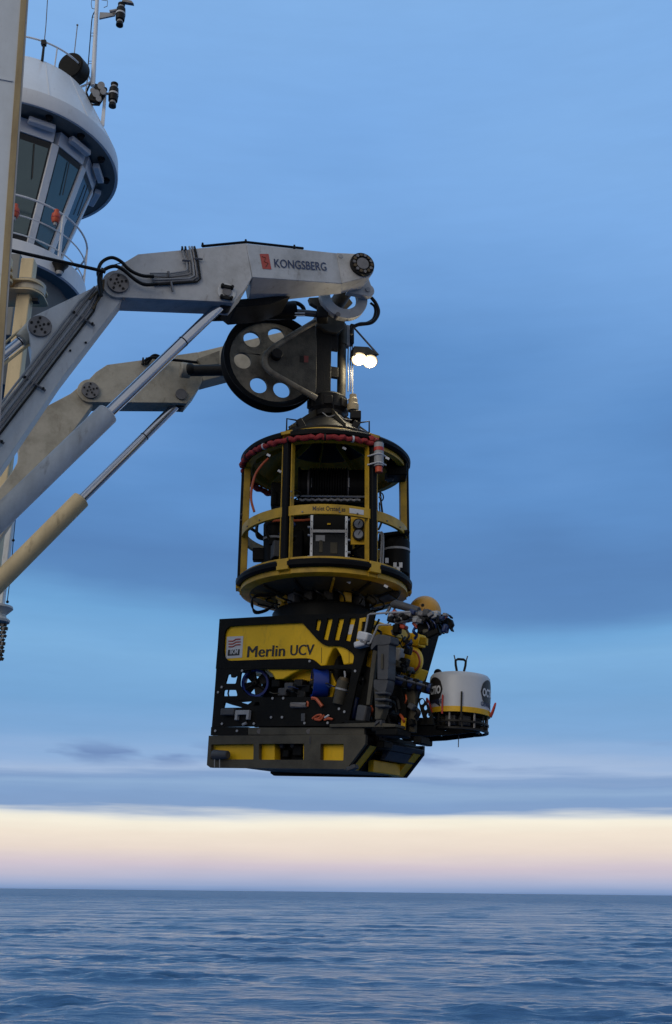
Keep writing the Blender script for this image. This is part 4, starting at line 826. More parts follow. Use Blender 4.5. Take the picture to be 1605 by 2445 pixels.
# electronics cabinet with aluminium frame and window
a, b = g5(662, 775, -.62), g5(940, 1138, -.62); cb = MB().box(((a.x + b.x) / 2, GY - .40, (a.z + b.z) / 2), (b.x - a.x, .40, a.z - b.z)).build('control_cabinet', 'black_plastic', cg, bev=.008)
fy = GY - .61; zmid = g5(800, 912, -.62).z
for x in (a.x, b.x): MB().box((x, fy, (a.z + b.z) / 2), (.035, .035, a.z - b.z)).build('cabinet_frame', 'bright_steel', cb, bev=.003)
for z in (zmid, b.z): MB().box(((a.x + b.x) / 2, fy - .002, z), (b.x - a.x + .04, .036, .04)).build('cabinet_frame', 'bright_steel', cb, bev=.003)
for i in range(7):
    for x in (a.x, b.x): MB().cyl((x, fy - .016, b.z + (a.z - b.z) * i / 6), (x, fy - .026, b.z + (a.z - b.z) * i / 6), .008, seg=6).build('screw', 'steel', cb)
pn = MB().box(((a.x + b.x) / 2, fy + .004, (zmid + b.z) / 2), (b.x - a.x - .05, .006, zmid - b.z - .05)).build('window', 'cabinet_glass', cb)
for x, y, w_, h_, mt in ((730, 965, .16, .11, 'light_grey'), (735, 1030, .06, .22, 'olive_steel'), (840, 1045, .12, .2, 'olive_steel'), (800, 850, .06, .03, 'yellow_paint')):
    p = g5(x, y, -.63); MB().box((p.x, fy - .002, p.z), (w_ * .75, .012, h_ * .75)).build('terminal_block', mt, cb, bev=.004)
for x, y in ((640, 880), (640, 945), (955, 820), (960, 985), (960, 1085), (640, 1120), (955, 1130)): MB().cyl(g5(x - 12, y, -.6), g5(x + 14, y, -.6), .018, seg=8).build('latch', 'bright_steel', cb)
# gauge plate
p = g5(1042, 905, -.70); gpz = MB().box(p, (.20, .02, .38)).build('gauge_plate', 'yellow_paint', cg, bev=.004)
for y in (862, 945):
    q = g5(1040, y, -.715); gg = MB().cyl(q, q + Vector((0, -.05, 0)), .075, seg=28).build('gauge', 'dark_steel', gpz, bev=.004); MB().cyl(q + Vector((0, -.045, 0)), q + Vector((0, -.056, 0)), .056, seg=28).build('gauge_face', 'gauge_face', gg if False else gpz)
    MB().box(q + Vector((.008, -.058, .015)), (.008, .003, .06), rot=Matrix.Rotation(.5, 3, 'Y')).build('needle', 'dark_steel', gpz)
# canisters
def canister(x, y0, y1, dY, r, band, mt='black_plastic', nm='canister'):
    t0, b0 = g5(x, y0, dY), g5(x, y1, dY)
    c = MB().cyl(b0, t0, r, seg=28).build(nm, mt, cg, bev=.02)
    q = t0.lerp(b0, band); MB().cyl(q + Vector((0, 0, .014)), q - Vector((0, 0, .014)), r * 1.03, seg=28).build('band', 'light_grey', c)
    MB().cyl(t0, t0 + Vector((0, 0, .06)), r * .55, seg=16).build('cap', 'dark_steel', c)
canister(362, 850, 1200, -.25, .15, .38); canister(1345, 990, 1275, -.2, .18, .30)
MB().box(g5(1325, 960, -.2), (.4, .35, .05), rot=Matrix.Rotation(-.15, 3, 'Y')).build('canister_hood', 'black_plastic', cg, bev=.01)
for y in (1075, 1105, 1135): MB().box(g5(245, y, -.2), (.2, .12, .07)).build('valve_block', 'black_plastic', cg, bev=.012)
MB().cyl(g5(290, 1060, -.2), g5(285, 1215, -.2), .03, seg=10).build('valve_post', 'black_plastic', cg)
for x, y in ((1335, 1187), (1382, 1187), (1362, 1222), (370, 1085), (1270, 1150)): MB().box(g5(x, y, -.40), (.045, .02, .07)).build('tag', 'label_white', cg, bev=.004)
MB().box((GX - .05, GY + .1, ZB + .32), (1.25, .7, .10)).build('equipment_deck', 'black_plastic', cg, bev=.01)
MB().box((GX - .1, GY + .25, ZB + .75), (.95, .4, .78)).build('power_pack', 'black_plastic', cg, bev=.02)
MB().box((GX + .55, GY - .1, ZB + .42), (.3, .4, .32)).build('pump_block', 'dark_steel', cg, bev=.02)
MB().box((GX - .42, GY - .2, ZB + .42), (.3, .4, .5)).build('pump_block', 'rubber', cg, bev=.02)
# pipes and hoses
for k in range(2): MB().tube([g5(1188 + 30 * k, 940, -.55), g5(1205 + 20 * k, 918, -.55), g5(1228 + 12 * k, 950, -.55), g5(1222 + 18 * k, 1080, -.55), g5(1220 + 18 * k, 1190, -.55), g5(1240 + 16 * k, 1236, -.55), g5(1300, 1248, -.5)], .012, 8, smooth=True).build('grey_pipe', 'light_grey', cg)
MB().tube([g5(*p, -.7) for p in ((310, 320), (260, 370), (205, 450), (175, 560), (170, 660), (195, 755))], .016, 8, smooth=True).build('orange_hose', 'orange_hose', cg)
MB().tube([g5(*p, -.45) for p in ((230, 815), (330, 828), (450, 822), (560, 825), (660, 818))], .018, 8, smooth=True).build('orange_hose', 'orange_hose', cg)
MB().tube([g5(*p, -.3) for p in ((1200, 900), (1215, 870), (1235, 800), (1225, 700), (1215, 600))], .014, 8, smooth=True).build('black_hose', 'black_hose', cg)
MB().tube([g5(*p, -.25) for p in ((1200, 585), (1235, 610), (1240, 650), (1210, 690), (1215, 760))], .009, 8, smooth=True).build('black_hose', 'black_hose', cg)
MB().tube([g5(*p, -.6) for p in ((300, 325), (310, 300), (330, 290))], .022, 8, smooth=True).build('hose_end', 'dark_steel', cg)
for pts in (((240, 800), (215, 880), (225, 960), (300, 980)), ((150, 880), (200, 910), (260, 960), (320, 1000)), ((500, 1150), (560, 1180), (620, 1150)), ((510, 1195), (600, 1170), (650, 1150))): MB().tube([g5(*p, .3) for p in pts], .022, 8, smooth=True).build('black_hose', 'black_hose', cg)
for x in (560, 735, 795, 865): MB().cyl(g5(x, 1150, .2), g5(x, 1215, .2), .03, seg=8).build('deck_leg', 'black_plastic', cg)
MB().box(g5(800, 1215, .55), (.9, .1, .06)).build('cross_beam', 'cage_yellow', cg, bev=.01)
# latch cylinder between the cage and the vehicle
MB().lathe([(.02, ZB - .15), (.50, ZB - .15), (.52, ZB - .30), (.64, ZB - .34), (.665, ZB - .38), (.665, ZB - .60), (.02, ZB - .62)], GM, 56).build('latch_drum', 'black_plastic', cg)
for i in range(9):
    a = -90 + 24 * i; q = gp(a, .56, ZB - .26); MB().box((0, 0, 0), (.12, .12, .13), T=Matrix.Translation(q) @ Matrix.Rotation(R(a), 4, 'Z')).build('latch_block', ('dark_steel', 'cage_yellow', 'grey_plastic', 'dark_steel')[i % 4], cg, bev=.015)
for k in range(3): MB().tube([g5(*p, -.35 + .04 * k) for p in ((440 - 10 * k, 1430), (220 - 12 * k, 1425 + 10 * k), (170 + 6 * k, 1500), (210 - 6 * k, 1560 + 8 * k), (290, 1545 + 8 * k), (350, 1510))], .010, 8, smooth=True).build('loose_cable', 'black_hose', cg)
for x, y, mt in ((420, 1450, 'cage_yellow'), (700, 1440, 'cage_yellow'), (1150, 1465, 'olive_steel'), (1330, 1420, 'dark_steel'), (830, 1465, 'grey_plastic')): MB().box(g5(x, y, -.3), (.14, .1, .1), rot=Matrix.Rotation(.6, 3, 'Y')).build('underside_bracket', mt, cg, bev=.015)
for x, y in ((310, 295), (925, 240), (1275, 320), (960, 1323), (1262, 1358), (400, 425)): MB().box(g5(x, y, -1.0 if y < 330 else -.8), (.05, .01, .03), rot=Matrix.Rotation(.5, 3, 'Y')).build('reflective_tag', 'label_white', cg)

# tether laid on the drum, and the cable clutter inside the cage
for i in range(15):
    q = w0.lerp(w1, .17 + .53 * i / 14); MB().lathe([(.252, -.016), (.272, -.010), (.277, 0), (.272, .010), (.252, .016)], axis_frame(q, q + Vector((1, 0, 0))), 32, closed=True).build('tether_turn', 'rubber', cg)
rr_ = random.Random(3)
for i in range(26):
    th = rr_.uniform(-100, 100); r0 = rr_.uniform(.35, .85) if abs(th) > 40 else rr_.uniform(.15, .22); z = rr_.uniform(ZB + .25, ZB + 1.15); pts = []
    for k in range(5): pts.append(gp(th + rr_.uniform(-22, 22), r0 + rr_.uniform(-.12, .12), z + (k - 2) * rr_.uniform(.04, .16)))
    MB().tube(pts, rr_.uniform(.008, .020), 6, smooth=True).build('cable', rr_.choice(['black_hose', 'black_hose', 'rubber', 'black_hose', 'olive_steel', 'blue_dark']), cg)
for i in range(14):
    th = rr_.uniform(-85, 85); r0 = rr_.uniform(.45, .85) if abs(th) > 40 else .2; z = rr_.uniform(ZB + .2, ZB + .95); s_ = rr_.uniform(.06, .16)
    MB().box((0, 0, 0), (s_, s_ * rr_.uniform(.6, 1.2), s_ * rr_.uniform(.6, 1.6)), T=Matrix.Translation(gp(th, r0, z)) @ Matrix.Rotation(rr_.uniform(0, 3), 4, 'Z')).build('fitting', rr_.choice(['black_plastic', 'dark_steel', 'grey_plastic', 'black_plastic']), cg, bev=.012)
for i in range(8):
    th = -70 + 20 * i; MB().tube([gp(th, .72, ZB - .2), gp(th + 4, .8, ZB - .26), gp(th + 9, .78, ZB - .3), gp(th + 14, .66, ZB - .33)], .012, 6, smooth=True).build('underside_cable', 'black_hose', cg)

# ------------------------------------------------------------------ the yellow remotely operated vehicle
yaw, pt, ro = .606, .076, .012
fv = Vector((math.cos(yaw) * math.cos(pt), -math.sin(yaw) * math.cos(pt), -math.sin(pt))); lv = Vector((math.sin(yaw), math.cos(yaw), 0)); uv = fv.cross(lv)
lv2 = lv * math.cos(ro) + uv * math.sin(ro); uv2 = uv * math.cos(ro) - lv * math.sin(ro)
RO = Vector((-1.581, 13.658, 10.852)); W = 1.30
RM = frame(RO, fv, lv2, uv2); RMI = RM.inverted()
def rl(u, v, y=0.0):                       # photograph pixel -> vehicle (x forward, z up) on the plane y
    p = RMI @ hit(u, v, RO + lv2 * y, lv2); return (p.x, p.z)
def r3(u, v, y=0.0): p = rl(u, v, y); return Vector((p[0], y, p[1]))
q6 = lambda x, y: (490 + x / 3.905, 1400 + y / 3.905)
q7 = lambda x, y: (790 + x / 3.905, 1400 + y / 3.905)
def P6(pts, y=0.0): return [rl(*q6(*p[:2]), y) + tuple(p[2:]) for p in pts]
def P7(pts, y=0.0): return [rl(*q7(*p[:2]), y) + tuple(p[2:]) for p in pts]
def PX_(y): return RM @ frame(Vector((0, y, 0)), Vector((1, 0, 0)), Vector((0, 0, 1)), Vector((0, 1, 0)))      # prism frame: polygon in x-z, extrude +y
def RB(c, size, rot=None): return MB(RM).box(c, size, rot=rot)
rv = thing('underwater_vehicle', 'yellow and black box shaped underwater vehicle lettered Merlin UCV', 'underwater vehicle', RM @ Matrix.Translation(Vector((1.1, W / 2, -.4))))
foam = P6([(150, 325), (900, 280), (1520, 268), (1400, 735), (1085, 745), (1000, 872, .0), (640, 868), (560, 760), (120, 755)], .03)
# buoyancy foam with arched underside
MB().prism(P6([(160, 330), (900, 285), (1480, 275), (1410, 560), (1390, 720), (1288, 733), (1262, 640), (1222, 575), (1190, 580), (1150, 660), (1128, 738), (1085, 745), (1010, 760), (900, 775), (820, 810), (740, 862), (650, 868), (620, 815), (560, 768), (125, 755)], .03), W - .06, T=PX_(.03)).build('buoyancy_foam', 'foam_yellow', rv, bev=.015)
MB().prism(P6([(770, 850), (800, 815), (870, 785), (1000, 770), (1100, 765), (1150, 800), (1190, 900), (1150, 1040), (1110, 1045), (980, 880), (760, 868)], .10), W - .25, T=PX_(.16)).build('inner_foam', 'foam_yellow', rv, bev=.01)
# black upper side panel with openings (near), plain panel (far)
up_out = P6([(135, 305), (720, 272), (905, 262), (1525, 255), (1448, 560), (1400, 745), (1395, 768), (1392, 735), (1355, 600), (1290, 553), (1120, 553), (1125, 560), (1300, 560)], 0)
upo = P6([(135, 305), (905, 262), (1525, 255), (1450, 560), (1402, 760), (100, 768), (118, 560)], 0)
h_main = rounded(P6([(185, 372, .14), (905, 338, .05), (1050, 500, .05), (1112, 553, .10), (1285, 555, .22), (1392, 640, .18), (1392, 726, .02), (1075, 742, .03), (1000, 672, .14), (880, 670, .05), (168, 697, .14)], 0), .05, 5)
slots = [P6(s, 0) for s in ([(1040, 310), (1085, 310), (1062, 418), (1026, 400)], [(1142, 300), (1192, 300), (1146, 503), (1098, 490)], [(1247, 298), (1299, 298), (1250, 503), (1200, 500)], [(1352, 295), (1406, 295), (1354, 512), (1305, 505)])]
MB().prism(upo, .028, [h_main, *slots], T=PX_(-.004)).build('side_panel', 'black_panel', rv, bev=.004)
MB().prism(P6([(135, 305), (905, 262), (1525, 255), (1400, 760), (100, 768)], 0), .028, T=PX_(W - .03)).build('side_panel', 'black_panel', rv, bev=.004)
# dark recess of the vertical thruster tunnel
MB(RM).cyl(r3(*q6(1235, 700), .28) + Vector((0, 0, .05)), r3(*q6(1235, 900), .28), .10, seg=20).build('tunnel_pod', 'black_plastic', rv)
for x in (1085, 1342): a, b = r3(*q6(x, 570), .027), r3(*q6(x, 715), .027); MB(RM).tube([a, b], .003, 4).build('panel_seam', 'black_print', rv)
# lower side panel with windows
lo = P6([(104, 768), (1402, 760), (1375, 900), (1310, 1300), (62, 1310), (80, 1100)], 0)
big = rounded(P6([(335, 790), (470, 772), (620, 772), (1380, 772), (1330, 1015), (1200, 1030), (560, 1035), (400, 1020), (320, 930)], 0), .05, 4)
h1 = rounded(P6([(212, 822), (240, 818), (242, 850), (272, 850), (305, 820), (285, 907), (188, 907)], 0), .012, 2)
h2 = rounded(P6([(175, 965), (288, 965), (302, 1022), (168, 1024)], 0), .02, 3)
h3 = rounded(P6([(185, 1082), (250, 1105), (345, 1130), (172, 1132)], 0), .01, 2)
h4 = rounded(P6([(330, 1080), (440, 1070), (400, 1100)], 0), .006, 2)
h5 = rounded(P6([(500, 1075), (510, 1112), (445, 1112)], 0), .006, 2)
MB().prism(lo, .026, [big, h1, h2, h3, h4, h5], T=PX_(-.002)).build('lower_panel', 'black_panel', rv, bev=.003)
MB().tube([RM @ r3(*q6(222, 960), .05), RM @ r3(*q6(214, 1000), .05), RM @ r3(*q6(222, 1030), .05)], .012, 6).build('inner_cable', 'black_hose', rv)
MB().prism(P6([(430, 1040), (1320, 1030), (1300, 1300), (430, 1308)], 0), .03, T=PX_(.06)).build('inner_bulkhead', 'black_plastic', rv)
fl = P6([(95, 775), (250, 775), (240, 830), (330, 850), (330, 1000), (180, 960), (170, 1060), (440, 1150), (430, 1310), (62, 1312)], 0)
MB().prism(P6([(104, 768), (180, 768), (150, 1310), (62, 1310)], 0), .026, T=PX_(W - .03)).build('far_frame', 'black_panel', rv)
MB().prism(P6([(560, 768), (1402, 760), (1310, 1300), (560, 1310)], 0), .026, T=PX_(W - .03)).build('far_frame', 'black_panel', rv)
for y in (.35, .75, 1.1): RB((1.35, y, .28), (1.5, .22, .4)).build('inner_module', 'black_plastic', rv, bev=.02)
RB((1.1, W / 2, .62), (1.2, .6, .3)).build('inner_module', 'black_plastic', rv, bev=.03)
RB((1.15, W / 2, .03), (2.3, W - .1, .05)).build('base_plate', 'black_plastic', rv)
# bolts
for x, y in ((160, 1282), (458, 1280), (618, 1222), (720, 1221), (930, 1275), (1146, 1273), (1252, 1143), (1302, 1170), (632, 1045), (732, 1044), (978, 698), (158, 940), (124, 988), (348, 787), (1403, 790)):
    c = r3(*q6(x, y), -.004); MB(RM).cyl(c, c - Vector((0, .012, 0)), .016, seg=8).build('bolt', 'light_grey', rv)
# thrusters
def thruster(cpix, y, axis, r, depth, lab):
    c = RM @ r3(*q6(*cpix), y); ax_ = Vector(axis).normalized(); M = axis_frame(c - ax_ * depth / 2, c + ax_)
    n = MB().lathe([(r - .035, 0), (r, .0), (r + .004, .03), (r, depth), (r - .03, depth), (r - .045, depth * .5)], M, 40, closed=True).build('thruster_nozzle', 'blue_paint', rv, bev=.003)
    MB().lathe([(.01, -.04), (.05, -.02), (.055, depth * .7), (.03, depth + .02), (.01, depth + .03)], M, 20).build('thruster_hub', 'dark_steel', n)
    for i in range(4):
        a = math.pi / 2 * i + .5; d = Vector((math.cos(a), math.sin(a), 0)); e = Vector((-math.sin(a), math.cos(a), 0)); z = Vector((0, 0, depth * .55))
        b = MB(M); b.add([d * .03 + e * .04 + z, d * .03 - e * .04 + z * 1.3, d * (r - .04) - e * .075 + z * 1.5, d * (r - .04) + e * .075 + z * .8], [(0, 1, 2, 3)]); b.add([p + Vector((0, 0, .008)) for p in (d * .03 + e * .04 + z, d * .03 - e * .04 + z * 1.3, d * (r - .04) - e * .075 + z * 1.5, d * (r - .04) + e * .075 + z * .8)], [(0, 1, 2, 3)]); b.build('propeller_blade', 'dark_steel', n)
    for a in (90, 210, 330): d = Vector((math.cos(R(a)), math.sin(R(a)), 0)); MB(M).tube([d * .03 + Vector((0, 0, depth - .01)), d * (r - .02) + Vector((0, 0, depth - .01))], .01, 6).build('strut', 'dark_steel', n)
    return n
thruster((478, 905), .20, (-.22, -1, -.12), .180, .13, '')
thruster((1066, 905), .12, (-1.0, -.16, .02), .180, .185, '')
RB(r3(*q6(400, 785), .1), (.1, .1, .07)).build('thruster_mount', 'grey_plastic', rv, bev=.01)
RB(r3(*q6(1170, 910), .2), (.06, .1, .3)).build('thruster_mount', 'olive_steel', rv, bev=.01)
# fittings on the lower panel
RB(r3(*q6(220, 1172), -.04), (.22, .07, .085)).build('valve_box', 'grey_plastic', rv, bev=.012)
for x in (178, 232): MB(RM).cyl(r3(*q6(x, 1143), -.05), r3(*q6(x, 1160), -.05), .014, seg=8).build('valve_stem', 'light_grey', rv)
brk = P6([(308, 1160), (438, 1158), (430, 1248), (406, 1248), (410, 1200), (328, 1202), (324, 1252), (300, 1252)], 0); MB().prism(brk, .05, T=PX_(-.06)).build('mounting_bracket', 'light_grey', rv, bev=.006)
RB(r3(*q6(360, 1232), .0), (.13, .03, .09)).build('bracket_recess', 'rubber', rv)
MB(RM).tube([r3(*q6(350, 1290), -.02), r3(*q6(385, 1275), -.02)], .018, 6).build('fitting', 'light_grey', rv)
c0, c1 = r3(*q6(800, 1108), -.02), r3(*q6(945, 1108), -.02)
n_ = 140; MB(RM).tube([c0.lerp(c1, i / n_) + Vector((0, .022 * math.cos(i * .9), .030 * math.sin(i * .9))) for i in range(n_ + 1)], .007, 5).build('coiled_spring', 'steel', rv)
for k, pts in enumerate((((955, 1120), (960, 1090), (950, 1075)), ((995, 1042), (1035, 1050), (1065, 1085), (1092, 1120)), ((1000, 1235), (1040, 1205), (1085, 1200), (1060, 1230), (1020, 1238), (1075, 1245), (1110, 1200)), ((1110, 1245), (1150, 1235), (1190, 1240), (1140, 1225)))):
    MB(RM).tube([r3(*q6(*p), -.02) for p in pts], .013 if k != 1 else .020, 6, smooth=True).build('orange_hose', 'orange_hose', rv)
MB(RM).tube([r3(*q6(1115, 1225), -.03), r3(*q6(1155, 1200), -.03)], .012, 6).build('pale_hose', 'label_white', rv)
for y in (1205, 1240): RB(r3(*q6(915, y), -.01), (.055, .02, .05)).build('switch', 'grey_plastic', rv, bev=.005)
a, b = r3(*q6(1290, 880), -.0), r3(*q6(1240, 1100), -.0)
cc = MB(RM).cyl(a, b, .072, .068, 24).build('camera_canister', 'olive_steel', rv, bev=.008); q = a.lerp(b, .32); MB(RM).cyl(q, a.lerp(b, .40), .076, .076, 24).build('canister_band', 'light_grey', cc)
MB(RM).tube([r3(*q6(1300, 790), -.0), r3(*q6(1305, 840), -.0), a], .012, 6, smooth=True).build('canister_lead', 'light_grey', cc); MB(RM).cyl(a + (a - b) * .14, a, .05, .07, 20).build('canister_nose', 'bronze', cc)
# sill rail above the skid
MB().prism(P6([(408, 1318), (1492, 1318), (1492, 1388), (408, 1388)], 0), .05, T=PX_(-.02)).build('sill_rail', 'olive_steel', rv, bev=.006)
MB().prism(P6([(62, 1312), (406, 1312), (406, 1388), (58, 1390)], 0), .05, T=PX_(-.018)).build('sill_rail', 'black_panel', rv, bev=.006)
for x in (505, 965): MB(RM).cyl(r3(*q6(x, 1352), -.02), r3(*q6(x, 1352), -.028), .03, seg=10).build('rail_plate', 'steel', rv)
for x in (98, 300): c = r3(*q6(x, 1348), -.018); MB(RM).cyl(c, c - Vector((0, .012, 0)), .016, seg=8).build('bolt', 'light_grey', rv)
MB().prism(P6([(1185, 1290), (1600, 1275), (1800, 1290), (1800, 1318), (1185, 1318)], 0), .22, T=PX_(-.06)).build('front_ledge', 'olive_steel', rv, bev=.006)
# skid: near side frame with openings, far side frame
so = P6([(48, 1395), (1510, 1385), (1505, 1475), (1330, 1706), (62, 1692), (30, 1668)], 0)
holes = [rounded(P6(h, 0), .012, 2) for h in ([(70, 1476), (466, 1470), (464, 1616), (66, 1616)], [(516, 1470), (936, 1468), (934, 1620), (514, 1618)], [(1090, 1470), (1305, 1470), (1303, 1626), (1088, 1622)])]
MB().prism(so, .05, holes, T=PX_(-.03)).build('skid_side', 'olive_steel', rv, bev=.006)
MB().prism(so, .05, holes, T=PX_(W - .04)).build('skid_side', 'black_panel', rv, bev=.006)
for pts, nm in (([(40, 1440), (510, 1440), (512, 1640), (40, 1640)], 0), ([(500, 1440), (640, 1440), (640, 1640), (500, 1640)], 0), ([(905, 1440), (1075, 1440), (1075, 1640), (905, 1640)], 0), ([(1070, 1440), (1395, 1440), (1340, 1650), (1070, 1650)], 0)):
    MB().prism(P6(pts, .03), .26, T=PX_(.045)).build('skid_foam', 'foam_yellow', rv, bev=.01)
    MB().prism(P6(pts, .03), .26, T=PX_(W - .32)).build('skid_foam', 'foam_yellow', rv, bev=.01)
RB((1.12, W / 2, -.34), (1.9, W - .1, .05)).build('skid_floor', 'black_panel', rv)
MB().prism(P6([(645, 1460), (905, 1460), (905, 1630), (645, 1630)], .12), .06, T=PX_(.16)).build('skid_recess', 'rubber', rv)
for x, y, w_ in ((722, 1487, .06), (826, 1480, .07), (870, 1530, .14), (760, 1560, .1)): RB(r3(*q6(x, y), .12), (w_, .06, w_)).build('skid_fitting', 'grey_plastic' if y < 1500 else 'black_plastic', rv, bev=.015)
a = r3(*q6(80, 1570), -.06); b = r3(*q6(215, 1572), -.06); MB(RM).cyl(a, b, .062, .05, 20).build('skid_anode', 'grey_plastic', rv, bev=.012)
for x in (88, 135): MB(RM).cyl(r3(*q6(x, 1530), -.08), r3(*q6(x, 1690), -.075), .006, seg=6).build('anode_strap', 'light_grey', rv)
for x in (975, 985): MB(RM).tube([r3(*q6(x, 1400), -.033), r3(*q6(x - 3, 1470), -.033)], .006, 4).build('skid_seam', 'grey_plastic', rv)
for y in (.0, W): RB(r3(*q6(1375, 1693), y - .02) , (.12, .09, .05), rot=Matrix.Rotation(-.35, 3, 'Y')).build('skid_corner', 'grey_plastic', rv, bev=.01)
# chamfered skid fronts
f0, f1 = rl(*q6(1505, 1478)), rl(*q6(1330, 1703))
for y0, y1, mt in ((.03, .06, 'black_panel'), (.06, .22, 'yellow_paint'), (.22, .25, 'black_panel'), (W - .24, W - .08, 'yellow_paint'), (W - .08, W - .05, 'black_panel')):
    e = .0 if 'yellow' in mt else .012
    MB(RM).hexa([Vector((f0[0] + e, y0, f0[1])), Vector((f1[0] + e, y0, f1[1])), Vector((f1[0] + e, y1, f1[1])), Vector((f0[0] + e, y1, f0[1]))], [Vector((f0[0] - .12, y0, f0[1])), Vector((f1[0] - .12, y0, f1[1])), Vector((f1[0] - .12, y1, f1[1])), Vector((f0[0] - .12, y1, f0[1]))]).build('skid_nose', mt, rv)
fx = f0[0]
MB(RM).hexa([Vector((fx + .02, .55, f0[1] + .06)), Vector((fx - .10, .55, f0[1] - .12)), Vector((fx - .10, W - .03, f0[1] - .12)), Vector((fx + .02, W - .03, f0[1] + .06))], [Vector((fx - .1, .55, f0[1] + .06)), Vector((fx - .16, .55, f0[1] - .12)), Vector((fx - .16, W - .03, f0[1] - .12)), Vector((fx - .1, W - .03, f0[1] + .06))]).build('nose_plate', 'grey_plastic', rv, bev=.008)
RB((fx - .15, W / 2, f0[1] + .04), (.25, W - .1, .12)).build('nose_beam', 'black_panel', rv, bev=.01)
RB((fx - .22, W / 2 + .1, f0[1] - .2), (.08, W - .7, .14)).build('nose_foam', 'yellow_paint', rv, bev=.01)
RB((fx - .55, W / 2, f0[1] - .15), (.5, W - .6, .2)).build('nose_recess', 'black_panel', rv)

# ---- lettering and maker panel on the foam (proud of the foam face at y = .03)
up_r = uv2; outn = -lv2
def fo(u, v): return RM @ r3(u, v, .03)
hM = (fo(*q6(383, 566)) - fo(*q6(383, 662))).length
for wd, x0, x1, y0, y1 in (('Merlin', 380, 738, 662, 650), ('UCV', 785, 1008, 644, 638)): lettering(wd, fo(*q6(x0, y0)), fo(*q6(x1, y1)), up_r, hM * (1.05 if wd == 'Merlin' else .96), 'black_print', rv, outn, double=.045)
q = [fo(*q6(*p)) + outn * .003 for p in ((205, 470), (357, 464), (346, 664), (193, 674))]; mp_ = MB().add(q, [(0, 1, 2, 3)]).build('maker_panel', 'label_white', rv)
for k, y in enumerate((508, 534, 560)):
    s_ = MB(); s_.tube([fo(*q6(*p)) + outn * .006 for p in ((222, y + 4), (262, y + 4), (290, y - 14), (332, y - 16))], .008, 4).build('panel_wave', 'logo_red', mp_)
q = [fo(*q6(*p)) + outn * .005 for p in ((216, 592), (326, 586), (322, 643), (211, 649))]; MB().add(q, [(0, 1, 2, 3)]).build('panel_box', 'black_print', mp_)
lettering('IKM', fo(*q6(232, 633)), fo(*q6(308, 629)), up_r, .06, 'label_white', mp_, outn, bold=.02, name='panel_lettering', proud=.008)
q = [fo(*q6(*p)) + outn * .003 for p in ((1345, 358), (1388, 356), (1366, 448), (1330, 448))]; MB().add(q, [(0, 1, 2, 3)]).build('notice_label', 'label_white', rv)

# ---- front of the vehicle: slanted frame plates, foam, manipulators
MB().prism(P7([(330, 240), (420, 240), (400, 330), (330, 620), (250, 900), (170, 1270), (105, 1270), (200, 780), (235, 560), (290, 400)], 0), .03, T=PX_(-.01)).build('front_frame', 'black_panel', rv, bev=.005)
ff = [rl(*q7(930, 420), W), rl(*q7(1015, 440), W), rl(*q7(885, 900), W), rl(*q7(835, 1010), W), rl(*q7(760, 1370), W), rl(*q7(680, 1370), W), rl(*q7(790, 880), W)]
MB().prism(ff, .30, T=PX_(W - .30)).build('front_frame', 'black_panel', rv, bev=.005)
def FB(x, y, w_, h_, yy, mt, nm, d=.12, rot=0, bev=.01):
    c = r3(*q7(x, y), yy); k = .0058 / 3.905 * 1.0
    return MB(RM).box((c.x, c.y, c.z), (w_ * k * 1.0, d, h_ * k), rot=Matrix.Rotation(R(rot), 3, 'Y')).build(nm, mt, rv, bev=bev)
# yellow front foam pieces
MB().prism(P7([(470, 370), (590, 362), (600, 470), (450, 432)], .3), .3, T=PX_(.3)).build('front_foam', 'yellow_paint', rv, bev=.01)
MB().prism(P7([(350, 600), (415, 545), (385, 770), (322, 750)], .1), .2, T=PX_(.1)).build('front_foam', 'yellow_paint', rv, bev=.01)
MB().prism(P7([(650, 420), (738, 432), (735, 505), (655, 492)], .7), .1, T=PX_(.7)).build('front_foam', 'yellow_paint', rv, bev=.01)
MB().prism(P7([(742, 430), (820, 440), (815, 552), (660, 545), (650, 500), (740, 510)], .75), .18, T=PX_(.75)).build('front_foam', 'foam_yellow', rv, bev=.01)
MB().prism(P7([(835, 470), (900, 478), (898, 552), (825, 545)], .72), .05, T=PX_(.7)).build('front_foam', 'yellow_paint', rv, bev=.01)
MB().prism(P7([(600, 790), (820, 760), (770, 868), (600, 845)], .8), .25, T=PX_(.8)).build('front_foam', 'foam_yellow', rv, bev=.01)
c = r3(*q7(760, 695), .8); MB(RM).ball(c, .135, 24, 14, sz=1.3).build('front_float', 'foam_yellow', rv)
MB(RM).tube([r3(*q7(*p), .7) for p in ((700, 640), (720, 605), (770, 600), (810, 630), (830, 700), (810, 760), (760, 785), (710, 740))], .014, 6, smooth=True).build('orange_hose', 'orange_hose', rv)
MB(RM).tube([r3(*q7(*p), .72) for p in ((700, 740), (740, 790), (790, 790), (830, 740))], .010, 6, smooth=True).build('black_hose', 'black_hose', rv)
RB((2.02, .62, 1.0), (.3, .8, .5)).build('front_module', 'black_plastic', rv, bev=.02)
RB((2.15, .75, .5), (.35, .9, .5)).build('front_module', 'black_plastic', rv, bev=.02)
RB((2.05, .55, .16), (.35, .7, .3)).build('front_module', 'black_plastic', rv, bev=.02)
for x, y, w_, h_, yy, mt in ((640, 640, 60, 110, .5, 'light_grey'), (650, 745, 90, 90, .5, 'black_plastic'), (640, 730, 40, 60, .44, 'olive_steel'), (690, 710, 60, 70, .5, 'rubber'), (610, 790, 60, 60, .5, 'rubber')): FB(x, y, w_, h_, yy, mt, 'camera_head', .12, 10, .02)
